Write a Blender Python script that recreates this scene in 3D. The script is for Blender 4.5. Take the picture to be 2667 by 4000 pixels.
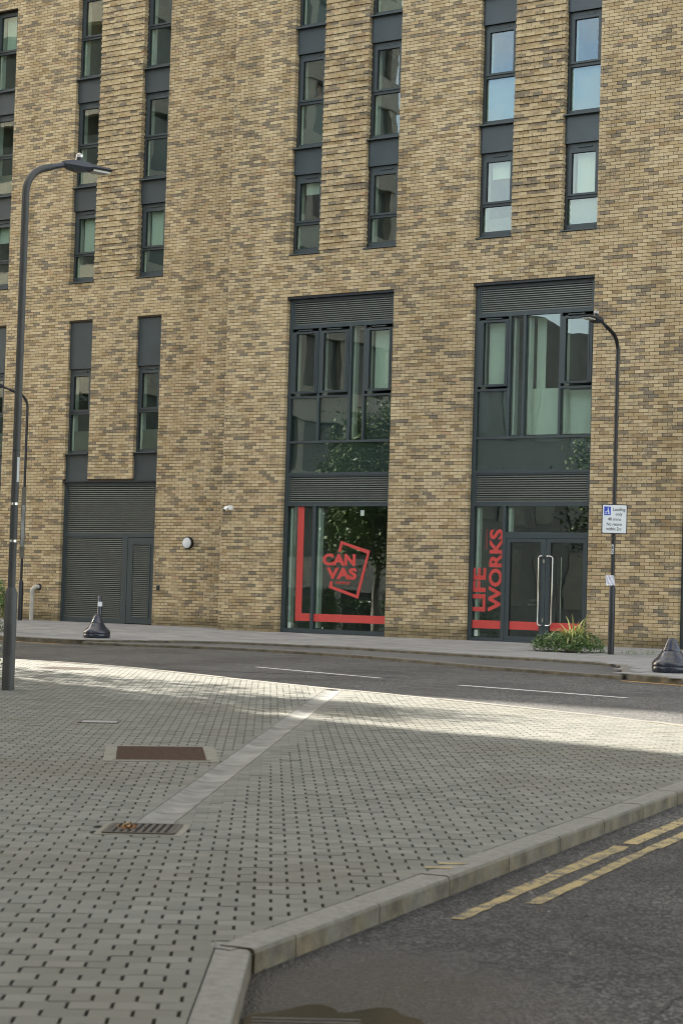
import bpy, math, random
from mathutils import Vector, Matrix, Euler
random.seed(7)
R = random.random
def U(a, b): return a + (b - a) * random.random()
# ------------------------------------------------------------------ camera
scene = bpy.context.scene
for o in list(bpy.data.objects): bpy.data.objects.remove(o, do_unlink=True)
COL = scene.collection
G = 0.0165                       # the ground falls this much per metre away from the facade
CAM = Vector((0.0, -37.9786, 0.9391))
TH, PITCH, ROLL = math.radians(34.4005), math.radians(2.3622), 0.0295
fw = Vector((-math.sin(TH), math.cos(TH), 0)); rt = Vector((math.cos(TH), math.sin(TH), 0)); UP = Vector((0, 0, 1))
f3 = fw * math.cos(PITCH) + UP * math.sin(PITCH); u3 = UP * math.cos(PITCH) - fw * math.sin(PITCH)
RV = rt * math.cos(ROLL) + u3 * math.sin(ROLL); UV = u3 * math.cos(ROLL) - rt * math.sin(ROLL)
cd = bpy.data.cameras.new('camera'); cam = bpy.data.objects.new('camera', cd); COL.objects.link(cam)
cam.matrix_world = Matrix(((RV.x, UV.x, -f3.x, CAM.x), (RV.y, UV.y, -f3.y, CAM.y), (RV.z, UV.z, -f3.z, CAM.z), (0, 0, 0, 1)))
cd.sensor_width = 36; cd.sensor_fit = 'AUTO'; cd.lens = 70.0; cd.clip_start = .1; cd.clip_end = 3000
cd.dof.use_dof = True; cd.dof.focus_distance = 44; cd.dof.aperture_fstop = 6.3
scene.camera = cam
def proj(p):                      # picture position in photo pixels (2667 x 4000), used to choose the largest pieces
    v = Vector(p) - CAM; z = v.dot(f3)
    return 1333.5 + v.dot(RV) / z * 7778, 2000 - v.dot(UV) / z * 7778
# ------------------------------------------------------------------ light
CLOUD = (5.2, 4.55, 3.3)
SUN_EL = math.radians(26); AZ = Vector((-.976, .218, 0)).normalized()
w = bpy.data.worlds.new('World'); scene.world = w; w.use_nodes = True
nt = w.node_tree; nt.nodes.clear()
wo = nt.nodes.new('ShaderNodeOutputWorld'); bg = nt.nodes.new('ShaderNodeBackground'); sk = nt.nodes.new('ShaderNodeTexSky')
sk.sky_type = 'NISHITA'; sk.sun_disc = False; sk.sun_elevation = SUN_EL; sk.sun_rotation = math.atan2(AZ.x, AZ.y)
sk.air_density = 1.0; sk.dust_density = 2.0; sk.ozone_density = 1.0
bg.inputs['Strength'].default_value = .13
# broken white cloud over the whole sky
tcw = nt.nodes.new('ShaderNodeTexCoord'); mpw = nt.nodes.new('ShaderNodeMapping'); mpw.inputs['Scale'].default_value = (1, 1, 2.2)
nzw = nt.nodes.new('ShaderNodeTexNoise'); nzw.inputs['Scale'].default_value = 2.3; nzw.inputs['Detail'].default_value = 8; nzw.inputs['Roughness'].default_value = .58
rpw = nt.nodes.new('ShaderNodeValToRGB'); rpw.color_ramp.elements[0].position = .43; rpw.color_ramp.elements[1].position = .64; mpw.inputs['Location'].default_value = (3.1, 1.7, .4)
mxw = nt.nodes.new('ShaderNodeMix'); mxw.data_type = 'RGBA'; mxw.inputs[7].default_value = (CLOUD[0], CLOUD[1], CLOUD[2], 1)
nt.links.new(tcw.outputs['Generated'], mpw.inputs[0]); nt.links.new(mpw.outputs[0], nzw.inputs['Vector']); nt.links.new(nzw.outputs['Fac'], rpw.inputs[0])
nt.links.new(rpw.outputs[0], mxw.inputs[0]); nt.links.new(sk.outputs[0], mxw.inputs[6])
nt.links.new(mxw.outputs[2], bg.inputs[0]); nt.links.new(bg.outputs[0], wo.inputs[0])
sd = bpy.data.lights.new('sun', 'SUN'); sd.energy = 5.0; sd.angle = math.radians(.53); sd.color = (1, .93, .82)
so = bpy.data.objects.new('sun', sd); COL.objects.link(so)
S = AZ * math.cos(SUN_EL) + UP * math.sin(SUN_EL)
so.rotation_euler = S.to_track_quat('Z', 'Y').to_euler(); so.location = (-60, 20, 60)
vs = scene.view_settings; vs.view_transform = 'Standard'; vs.look = 'None'; vs.gamma = 1; vs.exposure = 2.47
scene.render.engine = 'CYCLES'
scene.cycles.filter_width = 1.05
# ------------------------------------------------------------------ materials
def mat(name):
    m = bpy.data.materials.new(name); m.use_nodes = True; t = m.node_tree
    return m, t, t.nodes['Principled BSDF']
def N(t, typ, **kw):
    n = t.nodes.new(typ)
    for k, v in kw.items(): setattr(n, k, v)
    return n
def coords(t): return N(t, 'ShaderNodeNewGeometry').outputs['Position']
def noise(t, scale, detail=4, rough=.55, vec=None):
    n = N(t, 'ShaderNodeTexNoise'); n.inputs['Scale'].default_value = scale; n.inputs['Detail'].default_value = detail
    n.inputs['Roughness'].default_value = rough
    t.links.new(vec or coords(t), n.inputs['Vector']); return n.outputs['Fac']
def ramp(t, fac, stops):
    r = N(t, 'ShaderNodeValToRGB'); e = r.color_ramp.elements
    while len(e) < len(stops): e.new(.5)
    for i, (p, c) in enumerate(stops):
        e[i].position = p; e[i].color = (*c, 1) if len(c) == 3 else c
    t.links.new(fac, r.inputs[0]); return r.outputs[0]
def mix(t, fac, a, b, typ='MIX'):
    n = N(t, 'ShaderNodeMix', data_type='RGBA', blend_type=typ)
    for v, i in ((fac, 0), (a, 6), (b, 7)):
        if isinstance(v, (int, float)): n.inputs[i].default_value = v
        elif isinstance(v, tuple): n.inputs[i].default_value = (*v, 1)
        else: t.links.new(v, n.inputs[i])
    return n.outputs[2]
def math_(t, op, a, b=0.0):
    n = N(t, 'ShaderNodeMath', operation=op)
    for i, v in enumerate((a, b)):
        if isinstance(v, (int, float)): n.inputs[i].default_value = v
        else: t.links.new(v, n.inputs[i])
    return n.outputs[0]
def bump(t, b, h, strength=.3, dist=.01):
    n = N(t, 'ShaderNodeBump'); n.inputs['Strength'].default_value = strength; n.inputs['Distance'].default_value = dist
    t.links.new(h, n.inputs['Height']); t.links.new(n.outputs[0], b.inputs['Normal'])
def plain(name, col, rough=.6, metal=0.0, var=.12, scale=6.0, spec=.5, bmp=0):
    m, t, b = mat(name)
    f = noise(t, scale, 5)
    lo = tuple(c * (1 - var) for c in col); hi = tuple(min(1, c * (1 + var)) for c in col)
    t.links.new(ramp(t, f, [(.3, lo), (.7, hi)]), b.inputs['Base Color'])
    b.inputs['Roughness'].default_value = rough; b.inputs['Metallic'].default_value = metal
    b.inputs['Specular IOR Level'].default_value = spec
    if bmp: bump(t, b, noise(t, scale * 20, 3), bmp, .004)
    return m
M = {}
def attr(t, nm):
    a = N(t, 'ShaderNodeAttribute'); a.attribute_name = nm; return a
# brick: bc.r = shade of the buff, bc.g = how burnt the brick is, bc.b = seed
m, t, b = mat('brick'); M['brick'] = m
a = attr(t, 'bc'); sep = N(t, 'ShaderNodeSeparateColor'); t.links.new(a.outputs['Color'], sep.inputs[0])
buff = ramp(t, sep.outputs[0], [(0, (.29, .21, .115)), (.25, (.425, .322, .18)), (.55, (.495, .395, .24)), (.8, (.565, .465, .295)), (1, (.445, .31, .19))])
vadd = N(t, 'ShaderNodeVectorMath', operation='ADD'); t.links.new(coords(t), vadd.inputs[0])
sc = N(t, 'ShaderNodeVectorMath', operation='SCALE'); t.links.new(a.outputs['Color'], sc.inputs[0]); sc.inputs['Scale'].default_value = 37.0
t.links.new(sc.outputs[0], vadd.inputs[1])
blotch = noise(t, 19, 4, .62, vadd.outputs[0]); fine = noise(t, 75, 4, .65)
grey = ramp(t, sep.outputs[2], [(0, (.245, .20, .135)), (.5, (.20, .175, .135)), (1, (.27, .21, .14))])
amt = math_(t, 'MULTIPLY', math_(t, 'SUBTRACT', math_(t, 'ADD', sep.outputs[1], blotch), .60), 3.2)
amt.node.use_clamp = True
c1 = mix(t, amt, buff, grey)
dark = math_(t, 'MULTIPLY', math_(t, 'SUBTRACT', math_(t, 'ADD', math_(t, 'MULTIPLY', sep.outputs[1], .55), blotch), .93), 5.0); dark.node.use_clamp = True
c2 = mix(t, dark, c1, (.075, .065, .054))
c3 = mix(t, 1.0, c2, ramp(t, fine, [(.3, (.80, .79, .77)), (.65, (1.08, 1.07, 1.05))]), 'MULTIPLY')
wstr = N(t, 'ShaderNodeMapping'); t.links.new(coords(t), wstr.inputs[0]); wstr.inputs['Scale'].default_value = (1.6, 1.6, .22)
c3 = mix(t, 1.0, c3, ramp(t, noise(t, 1.0, 5, .6, wstr.outputs[0]), [(.35, (.84, .83, .80)), (.6, (1.03, 1.03, 1.02))]), 'MULTIPLY')
# damp and algae creeping up the lowest courses, with an uneven upper edge
zz = N(t, 'ShaderNodeSeparateXYZ'); t.links.new(coords(t), zz.inputs[0])
damp = math_(t, 'MULTIPLY', math_(t, 'SUBTRACT', math_(t, 'ADD', .34, math_(t, 'MULTIPLY', noise(t, 2.5, 4), .28)), math_(t, 'ADD', zz.outputs[2], .13)), 5.5); damp.node.use_clamp = True
c4 = mix(t, math_(t, 'MULTIPLY', damp, .62), c3, (.12, .10, .05))
t.links.new(c4, b.inputs['Base Color']); b.inputs['Roughness'].default_value = .88; b.inputs['Specular IOR Level'].default_value = .25
bump(t, b, math_(t, 'ADD', fine, blotch), .35, .006)
M['mortar'] = plain('mortar', (.050, .038, .024), .95, var=.2, scale=9, spec=.1, bmp=.3)
# distant brick (outside the built courses)
m, t, b = mat('far_brick'); M['far_brick'] = m
bt = N(t, 'ShaderNodeTexBrick'); mp = N(t, 'ShaderNodeMapping'); t.links.new(coords(t), mp.inputs[0]); mp.inputs['Rotation'].default_value = (math.pi / 2, 0, 0)
t.links.new(mp.outputs[0], bt.inputs['Vector']); bt.inputs['Scale'].default_value = 1; bt.inputs['Brick Width'].default_value = .225
bt.inputs['Row Height'].default_value = .075; bt.inputs['Mortar Size'].default_value = .006
bt.inputs['Color1'].default_value = (.46, .34, .17, 1); bt.inputs['Color2'].default_value = (.3, .24, .14, 1); bt.inputs['Mortar'].default_value = (.13, .1, .06, 1)
t.links.new(bt.outputs[0], b.inputs['Base Color']); b.inputs['Roughness'].default_value = .9
M['frame'] = plain('dark_grey_frame', (.040, .054, .059), .42, .15, .06, 3)
M['panel'] = plain('dark_grey_panel', (.042, .056, .062), .38, .25, .10, 2)
M['slat'] = plain('louvre_slat', (.150, .160, .146), .40, .45, .08, 4)
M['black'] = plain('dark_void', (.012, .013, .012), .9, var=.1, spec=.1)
M['lead'] = plain('lintel_metal', (.02, .025, .032), .4, .4)
M['rubber'] = plain('gasket', (.01, .01, .01), .8)
M['steel'] = plain('brushed_steel', (.62, .62, .58), .25, 1.0, .05, 20)
M['red'] = plain('red_vinyl', (.52, .055, .046), .45, 0, .05, 3)
M['white_vinyl'] = plain('pale_vinyl', (.42, .50, .44), .6, 0, .08, 6)
M['white'] = plain('white_plastic', (.74, .74, .72), .4, 0, .04, 8)
M['signwhite'] = plain('sign_white', (.62, .65, .66), .45, 0, .03, 3)
M['signblack'] = plain('sign_black', (.012, .012, .014), .45, 0, .05)
M['signblue'] = plain('sign_blue', (.015, .055, .42), .45, 0, .05)
M['lamp_paint'] = plain('lamp_post_paint', (.012, .013, .015), .42, .1, .25, 5)
M['lamp_grey'] = plain('grey_lamp_post_paint', (.036, .037, .033), .55, .05, .18, 6, bmp=.1)
M['lantern'] = plain('lantern_grey', (.030, .035, .044), .4, .2)
M['lens'] = plain('lantern_lens', (.45, .43, .36), .25)
m, t, b = mat('clear_dome'); M['dome'] = m; b.inputs['Base Color'].default_value = (.7, .7, .68, 1); b.inputs['Roughness'].default_value = .12; b.inputs['Transmission Weight'].default_value = .55
m, t, b = mat('bollard_black'); M['bollard'] = m
t.links.new(ramp(t, noise(t, 8, 4), [(.3, (.010, .012, .020)), (.75, (.028, .032, .046))]), b.inputs['Base Color'])
t.links.new(ramp(t, noise(t, 30, 4), [(.3, (.20,) * 3), (.75, (.34,) * 3)]), b.inputs['Roughness'])
M['pvc'] = plain('grey_pipe', (.40, .39, .34), .5, 0, .1, 8)
M['iron'] = plain('cast_iron', (.045, .038, .030), .7, .2, .3, 25, bmp=.4)
M['rust_cover'] = plain('brown_cover', (.042, .026, .018), .95, 0, .35, 22, spec=.12, bmp=.6)
M['cover_grey'] = plain('grey_cover', (.19, .19, .175), .8, 0, .2, 30)
M['surround'] = plain('concrete_surround', (.135, .128, .100), .9, 0, .2, 9, bmp=.3)
M['channel'] = plain('channel_concrete', (.135, .135, .120), .7, 0, .45, 3.5, bmp=.3)
M['blind'] = plain('pale_blind', (.64, .69, .60), .85, 0, .05, 2)
M['blind_reflection_grey'] = plain('grey_blind_and_reflection', (.33, .34, .325), .7, 0, .06, 2)  # pale grey that paints a reflection into lower panes; also one grey blind
M['brown_film_reflection'] = plain('brown_frost_and_reflection', (.17, .155, .125), .8, 0, .1, 3)  # brownish frosted film; in one right-hand window it paints in a reflection
M['room'] = plain('room_wall', (.17, .185, .165), .9, 0, .25, 1.2)
M['room_pale'] = plain('pale_room_wall', (.42, .47, .40), .9, 0, .1, 1.5)
M['lining'] = plain('white_lining', (.62, .66, .60), .7, 0, .04)
# glass: tinted, reflecting more at a slant, with the slight waviness of sealed units
m = bpy.data.materials.new('window_glass'); M['glass'] = m; m.use_nodes = True; t = m.node_tree; t.nodes.clear()
out = N(t, 'ShaderNodeOutputMaterial'); tr = N(t, 'ShaderNodeBsdfTransparent'); gl = N(t, 'ShaderNodeBsdfGlossy'); mx = N(t, 'ShaderNodeMixShader')
tr.inputs[0].default_value = (.86, .925, .89, 1); gl.inputs['Roughness'].default_value = .0; gl.inputs[0].default_value = (.74, .79, .80, 1)
fr = N(t, 'ShaderNodeFresnel'); ge_ = N(t, 'ShaderNodeNewGeometry'); t.links.new(math_(t, 'ADD', math_(t, 'MULTIPLY', ge_.outputs['Backfacing'], 1 / 1.5 - 1.5), 1.5), fr.inputs[0])
fac = math_(t, 'ADD', math_(t, 'MULTIPLY', fr.outputs[0], 1.3), .05); fac.node.use_clamp = True
bp = N(t, 'ShaderNodeBump'); bp.inputs['Strength'].default_value = .12; bp.inputs['Distance'].default_value = .02
t.links.new(noise(t, 1.1, 1.5, .4), bp.inputs['Height']); t.links.new(bp.outputs[0], gl.inputs['Normal'])
t.links.new(fac, mx.inputs[0]); t.links.new(tr.outputs[0], mx.inputs[1]); t.links.new(gl.outputs[0], mx.inputs[2]); t.links.new(mx.outputs[0], out.inputs[0])
# paving
m, t, b = mat('paver'); M['paver'] = m
a = attr(t, 'bc'); sep = N(t, 'ShaderNodeSeparateColor'); t.links.new(a.outputs['Color'], sep.inputs[0])
base = ramp(t, sep.outputs[0], [(0, (.092, .094, .079)), (.5, (.114, .116, .099)), (1, (.134, .134, .114))])
c = mix(t, 1.0, base, ramp(t, noise(t, 160, 3), [(.3, (.86,) * 3), (.7, (1.1,) * 3)]), 'MULTIPLY')
c = mix(t, math_(t, 'MULTIPLY', ramp(t, noise(t, .55, 5), [(.50, (0,) * 3), (.70, (1,) * 3)]), .45), c, (.085, .076, .050))
t.links.new(c, b.inputs['Base Color']); b.inputs['Roughness'].default_value = .85; b.inputs['Specular IOR Level'].default_value = .3
bump(t, b, noise(t, 240, 2), .25, .003)
m, t, b = mat('paver_bed'); M['bed'] = m
t.links.new(ramp(t, noise(t, 5, 4), [(.35, (.020, .018, .012)), (.58, (.034, .031, .016)), (.75, (.060, .066, .018))]), b.inputs['Base Color']); b.inputs['Roughness'].default_value = 1
M['flag_bed'] = plain('joint_sand', (.11, .11, .10), 1, 0, .2, 8)
m, t, b = mat('flagstone'); M['flag'] = m
a = attr(t, 'bc'); sep = N(t, 'ShaderNodeSeparateColor'); t.links.new(a.outputs['Color'], sep.inputs[0])
base = ramp(t, sep.outputs[0], [(0, (.165, .165, .162)), (.5, (.21, .21, .205)), (1, (.255, .252, .24))])
c = mix(t, 1.0, base, ramp(t, noise(t, 60, 4), [(.3, (.82,) * 3), (.7, (1.12,) * 3)]), 'MULTIPLY')
t.links.new(c, b.inputs['Base Color']); b.inputs['Roughness'].default_value = .8
# kerb granite/concrete with brown staining down the faces
m, t, b = mat('kerb_concrete'); M['kerb'] = m
geo = N(t, 'ShaderNodeNewGeometry'); sp = N(t, 'ShaderNodeSeparateXYZ'); t.links.new(geo.outputs['Normal'], sp.inputs[0])
side = math_(t, 'SUBTRACT', 1.0, math_(t, 'ABSOLUTE', sp.outputs[2])); 
st = math_(t, 'MULTIPLY', side, ramp(t, noise(t, 4, 5), [(.3, (.35,) * 3), (.6, (1,) * 3)])); st.node.use_clamp = True
c = mix(t, st, ramp(t, noise(t, 22, 5), [(.3, (.100, .098, .082)), (.7, (.155, .150, .128))]), ramp(t, noise(t, 6, 5), [(.35, (.050, .040, .020)), (.65, (.150, .118, .066))]))
c = mix(t, 1.0, c, ramp(t, noise(t, 130, 3), [(.3, (.85,) * 3), (.7, (1.1,) * 3)]), 'MULTIPLY')
t.links.new(c, b.inputs['Base Color']); b.inputs['Roughness'].default_value = .85
bump(t, b, noise(t, 45, 6, .7), .6, .008)
# asphalt
def asphalt(name, lo, hi, speck, rough, wet=False):
    m, t, b = mat(name)
    v = N(t, 'ShaderNodeTexVoronoi'); v.inputs['Scale'].default_value = 70; t.links.new(coords(t), v.inputs['Vector'])
    big = noise(t, .5, 5); mid = noise(t, 3.2, 5)
    c = mix(t, mid, lo, hi)
    c = mix(t, ramp(t, v.outputs['Color'], [(.58, (0,) * 3), (.72, (1,) * 3)]), c, speck)
    c = mix(t, ramp(t, big, [(.45, (0,) * 3), (.65, (.5,) * 3)]), c, tuple(x * .62 for x in lo))
    t.links.new(c, b.inputs['Base Color'])
    t.links.new(ramp(t, mid, [(.3, (rough - .15,) * 3), (.7, (rough + .15,) * 3)]), b.inputs['Roughness'])
    if wet:
        dm = N(t, 'ShaderNodeVectorMath', operation='DISTANCE'); t.links.new(coords(t), dm.inputs[0]); dm.inputs[1].default_value = (-4.3, -31.6, -.62)
        wm = math_(t, 'SUBTRACT', 1.35, math_(t, 'ADD', math_(t, 'MULTIPLY', dm.outputs['Value'], .75), math_(t, 'MULTIPLY', noise(t, 2.2, 4), .9))); wm = math_(t, 'MULTIPLY', wm, 2.0); wm.node.use_clamp = True
        dmp = math_(t, 'MULTIPLY', math_(t, 'SUBTRACT', 1.25, math_(t, 'ADD', math_(t, 'MULTIPLY', dm.outputs['Value'], .085), math_(t, 'MULTIPLY', noise(t, 1.1, 5), .55))), 2.2); dmp.node.use_clamp = True
        c = mix(t, math_(t, 'MULTIPLY', dmp, .62), c, mix(t, 1.0, c, (.34, .32, .27), 'MULTIPLY'))
        c2 = mix(t, math_(t, 'MULTIPLY', wm, .8), c, (.016, .014, .010)); t.links.new(c2, b.inputs['Base Color'])
        rr = mix(t, wm, ramp(t, mid, [(.3, (rough - .15,) * 3), (.7, (rough + .15,) * 3)]), (.38, .38, .38)); t.links.new(rr, b.inputs['Roughness'])
    b.inputs['Specular IOR Level'].default_value = .3
    bump(t, b, v.outputs['Distance'], .9, .016); return m
M['road'] = asphalt('road_asphalt', (.028, .0275, .0262), (.055, .0545, .052), (.20, .196, .185), .8, True)
M['bay'] = asphalt('loading_bay_asphalt', (.085, .085, .083), (.11, .11, .105), (.15, .15, .145), .85)
def paint(name, col, thresh):
    m, t, b = mat(name)
    wear = ramp(t, math_(t, 'ADD', math_(t, 'MULTIPLY', noise(t, 9, 5, .65), .6), math_(t, 'MULTIPLY', noise(t, 70, 3), .4)), [(thresh, (1,) * 3), (thresh + .06, (0,) * 3)])
    c = mix(t, wear, (.035, .033, .029), col); t.links.new(c, b.inputs['Base Color']); b.inputs['Roughness'].default_value = .75; return m
M['yellow'] = paint('yellow_paint', (.25, .195, .08), .515)
M['yellow_worn'] = paint('worn_yellow_paint', (.22, .17, .065), .49)
M['yellow_thin'] = paint('orange_yellow_paint', (.55, .31, .06), .62)
M['wpaint'] = paint('white_paint', (.52, .52, .49), .60)
m, t, b = mat('puddle_water'); M['puddle'] = m
t.links.new(ramp(t, noise(t, 2.5, 4), [(.35, (.008, .008, .006)), (.65, (.018, .016, .011))]), b.inputs['Base Color']); b.inputs['Roughness'].default_value = .06
b.inputs['Specular IOR Level'].default_value = .12; b.inputs['Roughness'].default_value = .22; bump(t, b, noise(t, 16, 2), .1, .01)
def leafmat(name, stops, rough=.5):
    m, t, b = mat(name); a = attr(t, 'bc'); sep = N(t, 'ShaderNodeSeparateColor'); t.links.new(a.outputs['Color'], sep.inputs[0])
    t.links.new(ramp(t, sep.outputs[0], stops), b.inputs['Base Color']); b.inputs['Roughness'].default_value = rough
    b.inputs['Transmission Weight'].default_value = 0; b.inputs['Subsurface Weight'].default_value = .0; return m
M['leaf'] = leafmat('green_leaf', [(0, (.03, .06, .018)), (.5, (.065, .125, .035)), (.85, (.13, .20, .055)), (1, (.21, .24, .07))], .4)
M['birch'] = leafmat('birch_leaf', [(0, (.05, .09, .025)), (.5, (.10, .165, .045)), (1, (.17, .22, .07))], .6)
M['striped'] = leafmat('striped_leaf', [(0, (.12, .19, .04)), (.45, (.24, .30, .07)), (.55, (.48, .47, .15)), (1, (.60, .56, .22))], .4)
M['dead'] = leafmat('dead_leaf', [(0, (.13, .065, .025)), (.6, (.25, .13, .045)), (1, (.4, .27, .12))], .8)
M['bark'] = plain('bark', (.22, .20, .17), .9, 0, .35, 12, bmp=.5)
M['grit'] = leafmat('grit', [(0, (.05, .046, .04)), (.7, (.12, .11, .09)), (1, (.28, .26, .22))], .8)
M['skin'] = plain('skin', (.30, .16, .10), .55, 0, .05); M['hair'] = plain('hair', (.012, .010, .008), .6)
M['tshirt'] = plain('white_tshirt', (.58, .62, .58), .9, 0, .06, 9)
M['paper'] = plain('crumpled_plastic_paper', (.60, .60, .66), .3, 0, .15, 25, bmp=.5)
M['cream'] = plain('cream_cladding', (.50, .46, .38), .8, 0, .08, .6)
m, t, b = mat('dark_glazing'); M['dark_glass'] = m; b.inputs['Base Color'].default_value = (.075, .085, .088, 1); b.inputs['Roughness'].default_value = .15
M['wing_wall'] = plain('wing_cladding', (.20, .20, .19), .8, 0, .1, .5)
M['roof'] = plain('roof_felt', (.12, .12, .12), .9)
m, t, b = mat('lit_lamp'); M['lit'] = m; b.inputs['Emission Color'].default_value = (1, .62, .25, 1); b.inputs['Emission Strength'].default_value = 1.6
M['yellow_bottle'] = plain('yellow_bottle', (.6, .5, .05), .4)
# ------------------------------------------------------------------ helpers
WL = {}                                                 # world translation of every Empty
def tag(o, label=None, cat=None, group=None, kind=None):
    for k, v in (('label', label), ('category', cat), ('group', group), ('kind', kind)):
        if v: o[k] = v
    return o
def empty(name, loc, label=None, cat=None, group=None, kind=None, parent=None):
    o = bpy.data.objects.new(name, None); COL.objects.link(o); o.location = loc; o.empty_display_size = .2
    WL[o.name] = Vector(loc); return tag(o, label, cat, group, kind)
def setparent(o, p):
    if p is not None:
        o.parent = p
        o.matrix_parent_inverse = Matrix.Translation(-WL.get(p.name, Vector((0, 0, 0))))
class MB:
    def __init__(s): s.v = []; s.f = []; s.c = []; s.mi = []
    def quad(s, a, b_, c, d, col=None, mi=0):
        n = len(s.v); s.v += [a, b_, c, d]; s.f.append((n, n + 1, n + 2, n + 3)); s.c += [col or (0, 0, 0)] * 4; s.mi.append(mi)
    def box(s, x0, x1, y0, y1, z0, z1, col=None, mi=0):
        n = len(s.v)
        s.v += [(x0, y0, z0), (x1, y0, z0), (x1, y1, z0), (x0, y1, z0), (x0, y0, z1), (x1, y0, z1), (x1, y1, z1), (x0, y1, z1)]
        s.f += [(n, n + 3, n + 2, n + 1), (n + 4, n + 5, n + 6, n + 7), (n, n + 1, n + 5, n + 4), (n + 1, n + 2, n + 6, n + 5), (n + 2, n + 3, n + 7, n + 6), (n + 3, n, n + 4, n + 7)]
        s.c += [col or (0, 0, 0)] * 8; s.mi += [mi] * 6; return s
    def tube(s, pts, rad, seg=14, cap=True, col=None):
        pts = [Vector(p) for p in pts]; rad = rad if isinstance(rad, (list, tuple)) else [rad] * len(pts)
        base = len(s.v); ref = None
        for i, p in enumerate(pts):
            d = (pts[min(i + 1, len(pts) - 1)] - pts[max(i - 1, 0)]).normalized()
            if ref is None: ref = d.orthogonal().normalized()
            ref = (ref - d * ref.dot(d)).normalized(); q = d.cross(ref)
            for k in range(seg):
                an = 2 * math.pi * k / seg
                s.v.append(tuple(p + (ref * math.cos(an) + q * math.sin(an)) * rad[i])); s.c.append(col or (0, 0, 0))
        for i in range(len(pts) - 1):
            for k in range(seg):
                k2 = (k + 1) % seg; a = base + i * seg
                s.f.append((a + k, a + k2, a + seg + k2, a + seg + k)); s.mi.append(0)
        if cap:
            s.f.append(tuple(base + k for k in range(seg))[::-1]); s.f.append(tuple(base + (len(pts) - 1) * seg + k for k in range(seg))); s.mi += [0, 0]
        return s
    def lathe(s, cx, cy, z0, prof, seg=40):
        return s.tube([(cx, cy, z0 + z) for r, z in prof], [max(r, .001) for r, z in prof], seg)
    def build(s, name, m, parent=None, smooth=False, kind=None, label=None, cat=None, group=None):
        me = bpy.data.meshes.new(name); me.from_pydata([tuple(v) for v in s.v], [], s.f)
        ms = m if isinstance(m, (list, tuple)) else [m]
        for x in ms: me.materials.append(M[x] if isinstance(x, str) else x)
        if len(ms) > 1: me.polygons.foreach_set('material_index', s.mi)
        if any(c != (0, 0, 0) for c in s.c[:400]):
            at = me.color_attributes.new('bc', 'FLOAT_COLOR', 'POINT'); flat = []
            for c in s.c: flat += [c[0], c[1], c[2], 1]
            at.data.foreach_set('color', flat)
        if smooth:
            me.polygons.foreach_set('use_smooth', [True] * len(me.polygons)); 
            try: me.set_sharp_from_angle(angle=math.radians(40))
            except Exception: pass
        me.update()
        o = bpy.data.objects.new(name, me); COL.objects.link(o); setparent(o, parent); return tag(o, label, cat, group, kind)
def inst(src, loc, parent, name=None):                   # another object sharing the mesh
    o = bpy.data.objects.new(name or src.name.split('.')[0], src if isinstance(src, bpy.types.Mesh) else src.data); COL.objects.link(o)
    o.location = loc; setparent(o, parent); return o
def inpoly(x, y, poly):
    r = False; j = len(poly) - 1
    for i in range(len(poly)):
        (xi, yi), (xj, yj) = poly[i], poly[j]
        if (yi > y) != (yj > y) and x < (xj - xi) * (y - yi) / (yj - yi) + xi: r = not r
        j = i
    return r
def gz(y, off=0): return G * y + off
def sheet(name, poly, off, m, kind=None, parent=None, **kw):
    me = bpy.data.meshes.new(name); me.from_pydata([(x, y, gz(y, off)) for x, y in poly], [], [tuple(range(len(poly)))])
    if me.polygons[0].normal.z < 0: me.flip_normals()
    me.materials.append(M[m]); o = bpy.data.objects.new(name, me); COL.objects.link(o); setparent(o, parent); return tag(o, kind=kind, **kw)
# ------------------------------------------------------------------ ground, roads, pavements
sheet('road', [(-400, -300), (300, -300), (300, 300), (-400, 300)], -.1, 'road', 'structure')
ROAD = bpy.data.objects['road']
FOOT_EDGE = [(-70, -6.6), (-45, -7.1), (-36, -7.45), (-29.25, -7.69), (-27.72, -7.8), (-26.95, -7.75), (-26.4, -6.95), (-25.6, -6.15), (-24.6, -5.65), (-22.4, -5.5), (-18.97, -6.15), (-17.23, -6.47), (-15.75, -6.78), (-15.3, -7.1), (-13.9, -9.8), (-12.62, -10.36), (-9, -11.3), (10, -17)]
BAY_OUT = [(-26.9, -7.78), (-25.9, -7.6), (-24.6, -7.2), (-23.3, -7.05), (-21.6, -7.25), (-20.0, -7.66), (-18.4, -8.32), (-16.7, -9.05), (-15.2, -9.45), (-13.9, -9.82)]
ISL_FAR = [(-40, -13.6), (-30, -14.3), (-24, -14.6), (-20.67, -14.75), (-19.27, -15.05), (-16.75, -16.0), (-14.41, -16.8), (-12.74, -17.28), (-10.91, -17.95), (-9.69, -18.4), (-8.74, -18.85), (-7.6, -19.6), (-7.0, -20.6)]
K1, K2, K3 = (-6.15, -24.4), (-4.87, -31.42), (-3.2, -33.9)
ISL_NEAR = [(-7.0, -20.6), (-6.6, -22), K1, K2]
FOOT = sheet('footway', FOOT_EDGE + [(10, .6), (-29.3, .6), (-29.3, 1.6), (-70, 1.6)], -.012, 'flag_bed', 'structure')
BAY = sheet('loading_bay', BAY_OUT[::-1] + [(-26.4, -6.95), (-25.6, -6.15), (-24.6, -5.65), (-22.4, -5.5), (-18.97, -6.15), (-17.23, -6.47), (-15.75, -6.78), (-15.3, -7.1)], -.05, 'bay', 'structure')
ISL = sheet('paved_square', ISL_FAR + [(-6.6, -22), K1, K2, K3, (-1, -36.5), (-12, -45), (-40, -45)], -.020, 'bed', 'structure')
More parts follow.
